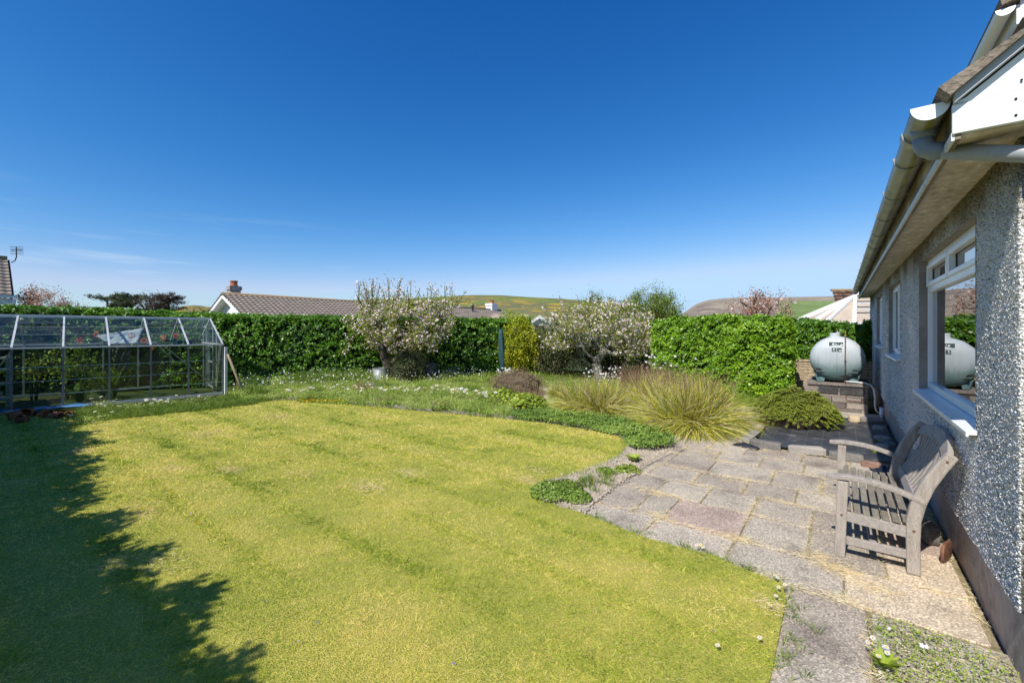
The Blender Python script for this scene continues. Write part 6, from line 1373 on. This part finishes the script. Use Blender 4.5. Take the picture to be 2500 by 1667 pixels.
def fern(c, nfr, ln, label, lean=.8):
    root = thing('fern', label, 'fern', tuple(c), 'ferns inside the greenhouse'); P=[];A=[];m = MB(); rr = random.Random(int(ln*100))
    for i in range(nfr):
        a = rr.random()*6.28; l = ln*rr.uniform(.7,1.05); tip = rr.uniform(.4,1)*lean; prev = Vector(c); pts = [prev]
        for q in range(1,15):
            t = q/14; p = Vector(c)+Vector((math.cos(a)*tip*l*t**1.4*.7, math.sin(a)*tip*l*t**1.4*.7, l*(t-.35*t*t*tip))); pts.append(p)
            d = (p-pts[-2]).normalized(); side = d.cross(Vector((0,0,1))); side = side.normalized() if side.length>.01 else Vector((1,0,0))
            for s in (-1,1):
                for hh in (0,.5):
                    nl = .36*l*(math.sin((t*.9+.08)*math.pi)**.7)*.42
                    for z in range(5):
                        P.append(p-d*(l/14*hh)+side*s*nl*z/5); A.append((side*s*.6+d*1.1+Vector((0,0,-.15))).normalized()*1)
        m.tube(pts, .004, 4, cap=False)
    m.build('stems', M['fern'], root, fix=False)
    P = np.array([tuple(p) for p in P]); A = np.array([tuple(p) for p in A]); leaves('fronds', P, nrm(A+.1*rdir(len(P))), nrm(np.array([0,-.3,1.0])+.4*rdir(len(P))), .045, .022, M['fern'], root)
fern(gq(2.1,.55,.05), 11, .85, 'tall upright fern, the largest inside the greenhouse', .75)
fern(gq(1.35,.35,.03), 9, .52, 'low spreading fern near the blue tarpaulin', 1.2)
fern(gq(1.9,.9,.03), 7, .6, 'smaller fern behind the largest one', 1.0)
bush('climber', tuple(gq(1.15,1.5,.75)), (.55,.5,.55), 500, .07, 'pale leafy climber seen through the second greenhouse bay', 'plant', M['lime'], seed=61, core=False, fill=1.2, twigs=8)
bush('climber', tuple(gq(.3,1.9,.7)), (.4,.4,.4), 200, .07, 'sparse leafy stems seen through the first greenhouse bay', 'plant', M['lime'], seed=62, core=False, fill=1.2, twigs=6)
# terracotta pots lying about
def pot(c, r, lying, label, seed, rz=0):
    m = MB(); m.rn = random.Random(seed).random(); h = r*1.9; m.lathe((0,0,0), [(r*.62,0),(r*.92,h*.78),(r*1.06,h*.78),(r*1.06,h),(r*.94,h),(r*.88,h*.8),(r*.55,h*.08),(.002,h*.08)], 18)
    o = m.build('flower_pot', M['terracotta'], smooth=False); o.location = (c[0],c[1],r if lying else 0); o.rotation_euler = (math.pi/2*.95 if lying else 0, 0, rz); return tag(o,label,'flower pot','terracotta pots before the greenhouse')
for k,(sx,sy,r,ly,lb) in enumerate([(33,1028,.085,False,'terracotta pot, leftmost in the heap before the greenhouse'),(50,1022,.09,True,'terracotta pot lying on its side behind the leftmost one'),(62,1030,.07,True,'terracotta pot lying at the right of the left-hand heap'),(45,1034,.06,True,'small terracotta pot lying frontmost in the heap'),(70,1015,.07,False,'terracotta pot standing at the foot of the greenhouse post'),
    (95,1022,.065,True,'terracotta pot lying in front of the blue tarpaulin, left one'),(118,1024,.06,True,'brown pot lying in front of the blue tarpaulin, middle one'),(135,1023,.055,True,'small pot lying in grass below the blue tarpaulin'),(152,1020,.065,True,'orange pot lying left of the grass tuft'),(178,1018,.06,True,'orange pot, rightmost before the greenhouse')]):
    pot(gp(sx,sy), r, ly, lb, k, random.uniform(0,3))

# ------------------------------------------------------------------ bins, rotary cover
bx, by = dp(930, 12.75); z0 = 0
m = MB(); pr = [(.225,0)]
for q in range(12): pr += [(.225,.03+q*.033),(.232,.045+q*.033)]
pr += [(.228,.43),(.238,.435),(.238,.445),(.215,.445),(.215,.05)]
m.lathe((bx,by,0), pr, 28); tag(m.build('metal_bin', M['galv'], smooth=False), 'corrugated galvanised metal bin at the foot of the first apple tree', 'bin')
bx, by = dp(1050, 12.9); m = MB(); m.lathe((bx,by,0), [(.27,0),(.26,.25),(.235,.52),(.225,.55),(.2,.57),(.02,.60)], 20); tag(m.build('compost_bin', M['black_plastic'], smooth=False), 'dark navy plastic compost bin right of the first apple tree', 'bin')
bx, by = dp(1226, 13.6); RC = thing('rotary_dryer', 'slim dark green cover over a folded rotary dryer standing by the golden shrub', 'clothes dryer', (bx,by,0))
m = MB(); zt = hz(806,13.6); zb2 = hz(905,13.6); nseg = 16; vs = []; kk = 18
for i in range(nseg):
    t = i/(nseg-1); z = zb2+(zt-zb2)*t; r = .050+.045*math.sin((t*.80+.12)*math.pi)
    if t>.9: r *= .85
    for j in range(kk):
        a = 2*math.pi*j/kk; k_ = 1+.18*math.cos(a*4+t*2.5)+.05*math.sin(a*7-t*9)
        vs.append((bx+math.cos(a)*r*k_-.05*t, by+math.sin(a)*r*k_, z+(.05*math.cos(a-2.6) if i==nseg-1 else 0)))
m.add(vs, [(i*kk+j,i*kk+(j+1)%kk,(i+1)*kk+(j+1)%kk,(i+1)*kk+j) for i in range(nseg-1) for j in range(kk)]+[tuple(range(kk-1,-1,-1)),tuple((nseg-1)*kk+j for j in range(kk))]); m.build('cover', M['green_cover'], RC, smooth=True)
m = MB(); m.tube([(bx,by,-.02),(bx,by,zb2+.02)], .02, 10); m.build('pole', M['alu_dull'], RC)

# ------------------------------------------------------------------ neighbouring houses
def tiled(parent, ridgeA, ridgeB, down, length, course, tile, mat, name='roof', amp=.035, under=None):
    """pantiled slope: ridge line A-B, 'down' unit vector down the slope"""
    A, Bv, D = Vector(ridgeA), Vector(ridgeB), Vector(down).normalized(); U_ = (Bv-A).normalized(); Nn = U_.cross(D); 
    if Nn.z < 0: Nn = -Nn
    Lr = (Bv-A).length; per = 4; nu = int(Lr/tile)*per; nc = int(length/course); u = np.linspace(0, Lr, nu+1)
    wv = amp*(.5+.5*np.cos(2*math.pi*u/tile))**.8
    V = []; F = []; R = []; base = 0; rr = np.random.default_rng(4)
    a = np.array(A); un = np.array(U_); dn = np.array(D); nn = np.array(Nn)
    for c in range(nc):
        s0, s1 = c*course, (c+1)*course+.02; rc = rr.random(nu//per+1); rv = np.repeat(rc,per)[:nu+1]; 
        top = a+u[:,None]*un+s0*dn+(wv*1.0)[:,None]*nn; bot = a+u[:,None]*un+s1*dn+(wv+.055)[:,None]*nn; und = a+u[:,None]*un+s1*dn+(wv-.03)[:,None]*nn
        V += [top,bot,und]; m_ = nu+1; i = np.arange(nu)
        F += [np.stack([base+i,base+i+1,base+m_+i+1,base+m_+i],1), np.stack([base+m_+i,base+m_+i+1,base+2*m_+i+1,base+2*m_+i],1)]; R += [rv,rv,rv]; base += 3*m_
    return np_mesh(name, np.concatenate(V), np.concatenate(F), np.concatenate(R), mat, parent)
# long bungalow behind the hedge, ridge parallel to the garden's side wall
x0,y0 = dp(541,28); zr0 = hz(718.5,28); NL = 29.0; half = 4.6; pt_ = math.radians(25); dz = half*math.tan(pt_)
NB = thing('neighbour_bungalow', 'long neighbouring bungalow with brown-grey tiled roof and white gable behind the hedge', 'house', (x0,y0,0))
ro = tiled(NB, (x0,y0,zr0), (x0,y0+NL,zr0), (math.cos(pt_),0,-math.sin(pt_)), half/math.cos(pt_), .36, .33, M['roof_tile'], amp=.055)
tiled(NB, (x0,y0,zr0), (x0,y0+NL,zr0), (-math.cos(pt_),0,-math.sin(pt_)), half/math.cos(pt_), .36, .33, M['roof_tile'], amp=.055)
m = MB(); m.tube([(x0,y0-.02,zr0+.05),(x0,y0+NL,zr0+.05)], .11, 10); m.build('ridge_tiles', M['lichen'], NB, smooth=True)
m = MB(); m.extr([(x0-half+.5,y0+.55,0),(x0+half-.5,y0+.55,0),(x0+half-.5,y0+.55,zr0-dz+.1),(x0,y0+.55,zr0-.16),(x0-half+.5,y0+.55,zr0-dz+.1)], (0,NL-1,0)); m.build('wall', M['render_white'], NB)
for s in (-1,1):
    m = MB(); m.extr([(x0,y0+.02,zr0-.02),(x0+s*(half+.05),y0+.02,zr0-dz-.03),(x0+s*(half+.05),y0+.02,zr0-dz-.25),(x0,y0+.02,zr0-.24)], (0,.03,0)); m.build('bargeboard', M['render_white'], NB)
    m = MB(); m.extr([(x0,y0+.05,zr0-.20),(x0+s*(half),y0+.05,zr0-dz-.20),(x0+s*(half),y0+.05,zr0-dz-.22),(x0,y0+.05,zr0-.22)], (0,.5,0)); m.build('soffit', M['render_white'], NB)
def chimney(px, d, ytop, w_, mat, potc, s=1, cap=True):
    x,y = dp(px,d); z1 = hz(ytop,d); m = MB(); zb_ = z1-1.6
    m.box((x-w_/2,y-w_/2,zb_),(x+w_/2,y+w_/2,z1)); m.box((x-w_/2-.06,y-w_/2-.06,z1-.26),(x+w_/2+.06,y+w_/2+.06,z1-.02)); ch = m.build('chimney', mat, NB)
    m = MB(); m.lathe((x,y,z1), [(.15*s,-.02),(.155*s,.06),(.135*s,.08),(.125*s,.30),(.15*s,.31),(.15*s,.37),(.11*s,.37)], 16); m.build('chimney_pot', M['terracotta'], ch)
M['chim'] = pmat('pebbled_chimney', [(.3,(.10,.10,.10)),(.5,(.30,.29,.28)),(.7,(.5,.49,.47))], 9, .9, .6, 30, fine=9)
chimney(571, 29.2, 699, .62, M['chim'], None, 1.6)
chimney(1200, 50, 741, .95, M['render_white'], None, 2.0)
x,y = dp(1154, 46); m = MB(); m.tube([(x,y,hz(765,46)),(x,y,hz(748,46))], .11, 10); m.tube([(x,y,hz(750,46)),(x,y,hz(744,46))], .17, 10); m.build('vent_pipe', M['black_plastic'], NB)
# two-storey tiled house at the far left edge, aerial on its gable
d = 21.0; hx, hy = dp(28, d); ZT = hz(622,d); ZE = hz(716,d)
LH = thing('left_house', 'tiled-roof house with white bargeboard cut off by the left edge', 'house', (hx,hy,0))
# ridge runs away to the left along the camera's sideways direction; gable faces right
CR, CF = Vector((CS,SN,0)), Vector((-SN,CS,0)); ga = math.radians(52.6); Fv = CF*math.cos(ga)-CR*math.sin(ga); Rv = CR*math.cos(ga)+CF*math.sin(ga); rt_ = Vector((hx,hy,ZT)); hw = 2.5
p2 = math.atan2(ZT-ZE, hw)
tiled(LH, rt_-Rv*9+Fv*hw, rt_-Rv*.0+Fv*hw, (-Fv*math.cos(p2)-Vector((0,0,math.sin(p2)))), (hw+.25)/math.cos(p2), .30, .30, M['roof_tile'], amp=.04)
tiled(LH, rt_-Rv*9+Fv*hw, rt_-Rv*.0+Fv*hw, (Fv*math.cos(p2)-Vector((0,0,math.sin(p2)))), (hw+.25)/math.cos(p2), .30, .30, M['roof_tile'], amp=.04)
m = MB(); m.tube([rt_-Rv*9+Fv*hw+Vector((0,0,.06)), rt_+Fv*hw+Vector((0,0,.06))], .13, 10); m.build('ridge_tiles', M['lichen'], LH, smooth=True)
gb = [rt_+Fv*hw-Vector((0,0,.08)), rt_+Fv*(2*hw+.2)-Vector((0,0,ZT-ZE+.25)), rt_+Fv*(2*hw)+Vector((0,0,-ZT)), rt_+Vector((0,0,-ZT)), rt_-Fv*.2-Vector((0,0,ZT-ZE+.25))]
m = MB(); m.extr([p-Rv*.25 for p in gb], tuple(-Rv*8)); m.build('wall', M['render_white'], LH)
M['dark_wood'] = pmat('dark_barge', [(.3,(.05,.04,.035)),(.7,(.12,.10,.085))], 6, .8)
for s in (-1,1):
    a = rt_+Fv*hw; b = rt_+Fv*(hw+s*(hw+.3))-Vector((0,0,(ZT-ZE)*(hw+.3)/hw)); m = MB(); m.extr([a,b,b-Vector((0,0,.3)),a-Vector((0,0,.3))], tuple(Rv*.08)); m.build('bargeboard', M['dark_wood'], LH)
m = MB(); e = rt_-Fv*.32-Vector((0,0,ZT-ZE+.18)); m.beam(e-Rv*9,e+Rv*.15,.14,.12); m.build('gutter', M['pipe_white'], LH)
m = MB(); e = rt_-Fv*.2-Vector((0,0,ZT-ZE+.42)); m.beam(e-Rv*9,e+Rv*.1,.05,.30); m.build('fascia', M['pipe_white'], LH)
m = MB(); e = rt_-Fv*.34-Vector((0,0,ZT-ZE+.22)); m.tube([e+Rv*.05,e+Rv*.05-Vector((0,0,.3)),e+Fv*.3-Rv*.3-Vector((0,0,.6)),e+Fv*.3-Rv*.3-Vector((0,0,3))], .06, 8); m.build('downpipe', M['pipe_white'], LH, smooth=True)
q0 = None; AE = thing('tv_aerial', 'grey comb-shaped television aerial on the left-hand house gable', 'aerial', tuple(rt_+Fv*hw))
q = lambda px, py: Vector(P3(px, py, d))
m = MB(); m.tube([q(28,641),q(37,636),q(40,628),q(40,603)], .022, 6); m.build('mast', M['dark'], AE, smooth=True)
m = MB(); m.beam(q(28,611),q(53,611),.04,.04); m.build('boom', M['dark'], AE)
for i in range(5): m = MB(); m.beam(q(25+i*.2,602+i*4.3), q(57,604+i*4.3), .018,.018); m.build('element', M['dark'], AE)
# small white gable and dark shed roofs further off
x,y = dp(1318,42); WG = thing('white_gable_house', 'small white gabled dormer house seen between the golden shrub and second apple tree', 'house', (x,y,0)); zt=hz(770,42); s_ = 1.0
Rv, Fv = CR, CF
def gg(u,z,dd=0): return Vector((x,y,0))+Rv*u+Fv*dd+Vector((0,0,z))
m = MB(); m.extr([gg(-1.3,0,.3),gg(1.3,0,.3),gg(1.3,zt-.95,.3),gg(0,zt-.12,.3),gg(-1.3,zt-.95,.3)], tuple(Fv*5)); m.build('wall', M['render_white'], WG)
for s in (-1,1):
    m = MB(); m.extr([gg(0,zt),gg(s*1.65,zt-1.08),gg(s*1.65,zt-1.36),gg(0,zt-.28)], tuple(Fv*.12)); m.build('bargeboard', M['upvc'], WG)
    m = MB(); m.extr([gg(0,zt+.06,.13),gg(s*1.7,zt-1.06,.13),gg(s*1.7,zt-1.14,.13),gg(0,zt-.02,.13)], tuple(Fv*5.2)); m.build('roof', M['roof_tile'], WG)
m = MB(); m.extr([gg(-.45,zt-1.9,.26),gg(.45,zt-1.9,.26),gg(.45,zt-.95,.26),gg(-.45,zt-.95,.26)], tuple(Fv*.05)); m.build('window', M['dark'], WG)
x,y = dp(1262,46); zt = hz(773,46); OB = thing('outbuilding', 'low grey-roofed outbuilding left of the small white gable', 'building', (x,y,0))
m = MB(); m.extr([gg(-3.0,0),gg(1.2,0),gg(1.2,zt-.2),gg(-3.0,zt-.2)], tuple(Fv*4)); m.build('wall', M['render_white'], OB); m = MB(); m.extr([gg(-3.2,zt-.25,-.2),gg(1.4,zt-.25,-.2),gg(1.2,zt+.25,2),gg(-3.0,zt+.25,2)], (0,0,.1)); m.build('roof', M['roof_tile'], OB)

# conservatory beyond the right-hand hedge, in front of a brown tiled roof
d = 17.0
CN = thing('conservatory', 'white-ribbed neighbouring conservatory roof fanning down beyond the hedge at right', 'conservatory', (*dp(2040,d),0))
M['poly'] = pmat('polycarbonate', [(.3,(.40,.33,.25)),(.7,(.50,.42,.33))], 3, .5)
ap = Vector(P3(2088,716,d)); apb = ap+Rv*2.2
gz = hz(790,d-1.0)
foot = [Vector(P3(px,py,dd)) for px,py,dd in [(1915,786,d+2.2),(1930,786,d+.9),(1975,784,d-.3),(2012,783,d-1.0),(2086,784,d-1.3)]]
for f0 in foot: f0.z = gz
for i,(f0,w_) in enumerate(zip(foot[:4],(.07,.09,.09,.09))): m = MB(); m.beam(ap-Vector((0,0,.08)),f0,w_,.09); m.build('rafter', M['upvc'], CN)
m = MB(); m.beam(ap+Vector((0,0,-.05)), foot[4]+Rv*.0, .10,.09); m.build('rafter', M['upvc'], CN)
for a_,b_ in zip(foot[:-1],foot[1:]):
    m = MB(); nn = Vector((0,0,-.03)); A_ = ap-Vector((0,0,.13)); m.add([A_,a_-Vector((0,0,.05)),b_-Vector((0,0,.05)),A_+nn,a_+nn-Vector((0,0,.05)),b_+nn-Vector((0,0,.05))],[(0,1,2),(5,4,3),(0,3,4,1),(1,4,5,2),(2,5,3,0)]); m.build('roof_panel', M['poly'], CN)
m = MB(); e = [ap-Vector((0,0,.13)),foot[4]-Vector((0,0,.05)),foot[4]+Rv*2.6-Vector((0,0,.05)),apb-Vector((0,0,.13))]; m.add(e+[p-Vector((0,0,.03)) for p in e],[(0,1,2,3),(7,6,5,4),(0,4,5,1),(1,5,6,2),(2,6,7,3),(3,7,4,0)]); m.build('roof_panel', M['poly'], CN)
m = MB(); m.beam(ap,apb,.14,.16); m.build('ridge', M['upvc'], CN)
m = MB(); m.tube([ap+Rv*-.02+Vector((math.cos(t)*.055,0,.13+math.sin(t)*.055)) for t in np.linspace(0,6.28,14)], .012, 5); m.tube([ap,ap+Vector((0,0,.08))], .02, 6); m.tube([ap+Vector((0,0,.18)),ap+Vector((0,0,.27))], [.02,.004], 6); m.build('finial', M['upvc'], CN, smooth=True)
for k_ in range(3): m = MB(); z_ = -.32-.17*k_; t = (k_+1)*.2; a_ = (ap*(1-t)+foot[4]*t)-Fv*.08; m.beam(a_+Vector((0,0,.05)),a_+Rv*2.6+Vector((0,0,.05)),.05,.05); m.build('glazing_bar', M['pipe_white'], CN)
gl = foot+[foot[4]+Rv*3]
for a_,b_ in zip(gl[:-1],gl[1:]):
    m = MB(); m.beam(a_-Vector((0,0,.02)),b_-Vector((0,0,.02)),.12,.12); m.build('gutter', M['upvc'], CN)
    m = MB(); c_ = [a_-Vector((0,0,.08)),b_-Vector((0,0,.08)),Vector((b_.x,b_.y,-.05)),Vector((a_.x,a_.y,-.05))]; m.extr([p+Fv*.06 for p in c_], tuple(Fv*.05)); m.build('wall_panel', M['win_glass'], CN)
    m = MB(); m.beam(a_-Vector((0,0,.08)),Vector((a_.x,a_.y,0)),.09,.09); m.build('mullion', M['upvc'], CN)
x,y = dp(2100,22); BH = thing('tiled_house', 'brown tiled roof behind the conservatory at the right', 'house', (x,y,0)); zt = hz(708,22)
a_ = Vector(P3(2029,708,22)); tiled(BH, a_, a_+Rv*7, (-Fv*.35-Vector((0,0,.94))), 3.0, .17,.22, M['roof_brown'], amp=.02)
m = MB(); m.tube([a_,a_+Rv*7], .06, 8); m.build('ridge_tiles', M['lichen'], BH, smooth=True)
m = MB(); c_ = a_-Fv*1.6+Rv*.35; m.extr([Vector((c_.x,c_.y,0)),Vector((c_.x,c_.y,zt-2.1)),Vector(((a_+Fv*2).x,(a_+Fv*2).y,zt-2.1)),Vector(((a_+Fv*2).x,(a_+Fv*2).y,0))], tuple(Rv*6.9)); m.build('wall', M['render_white'], BH)
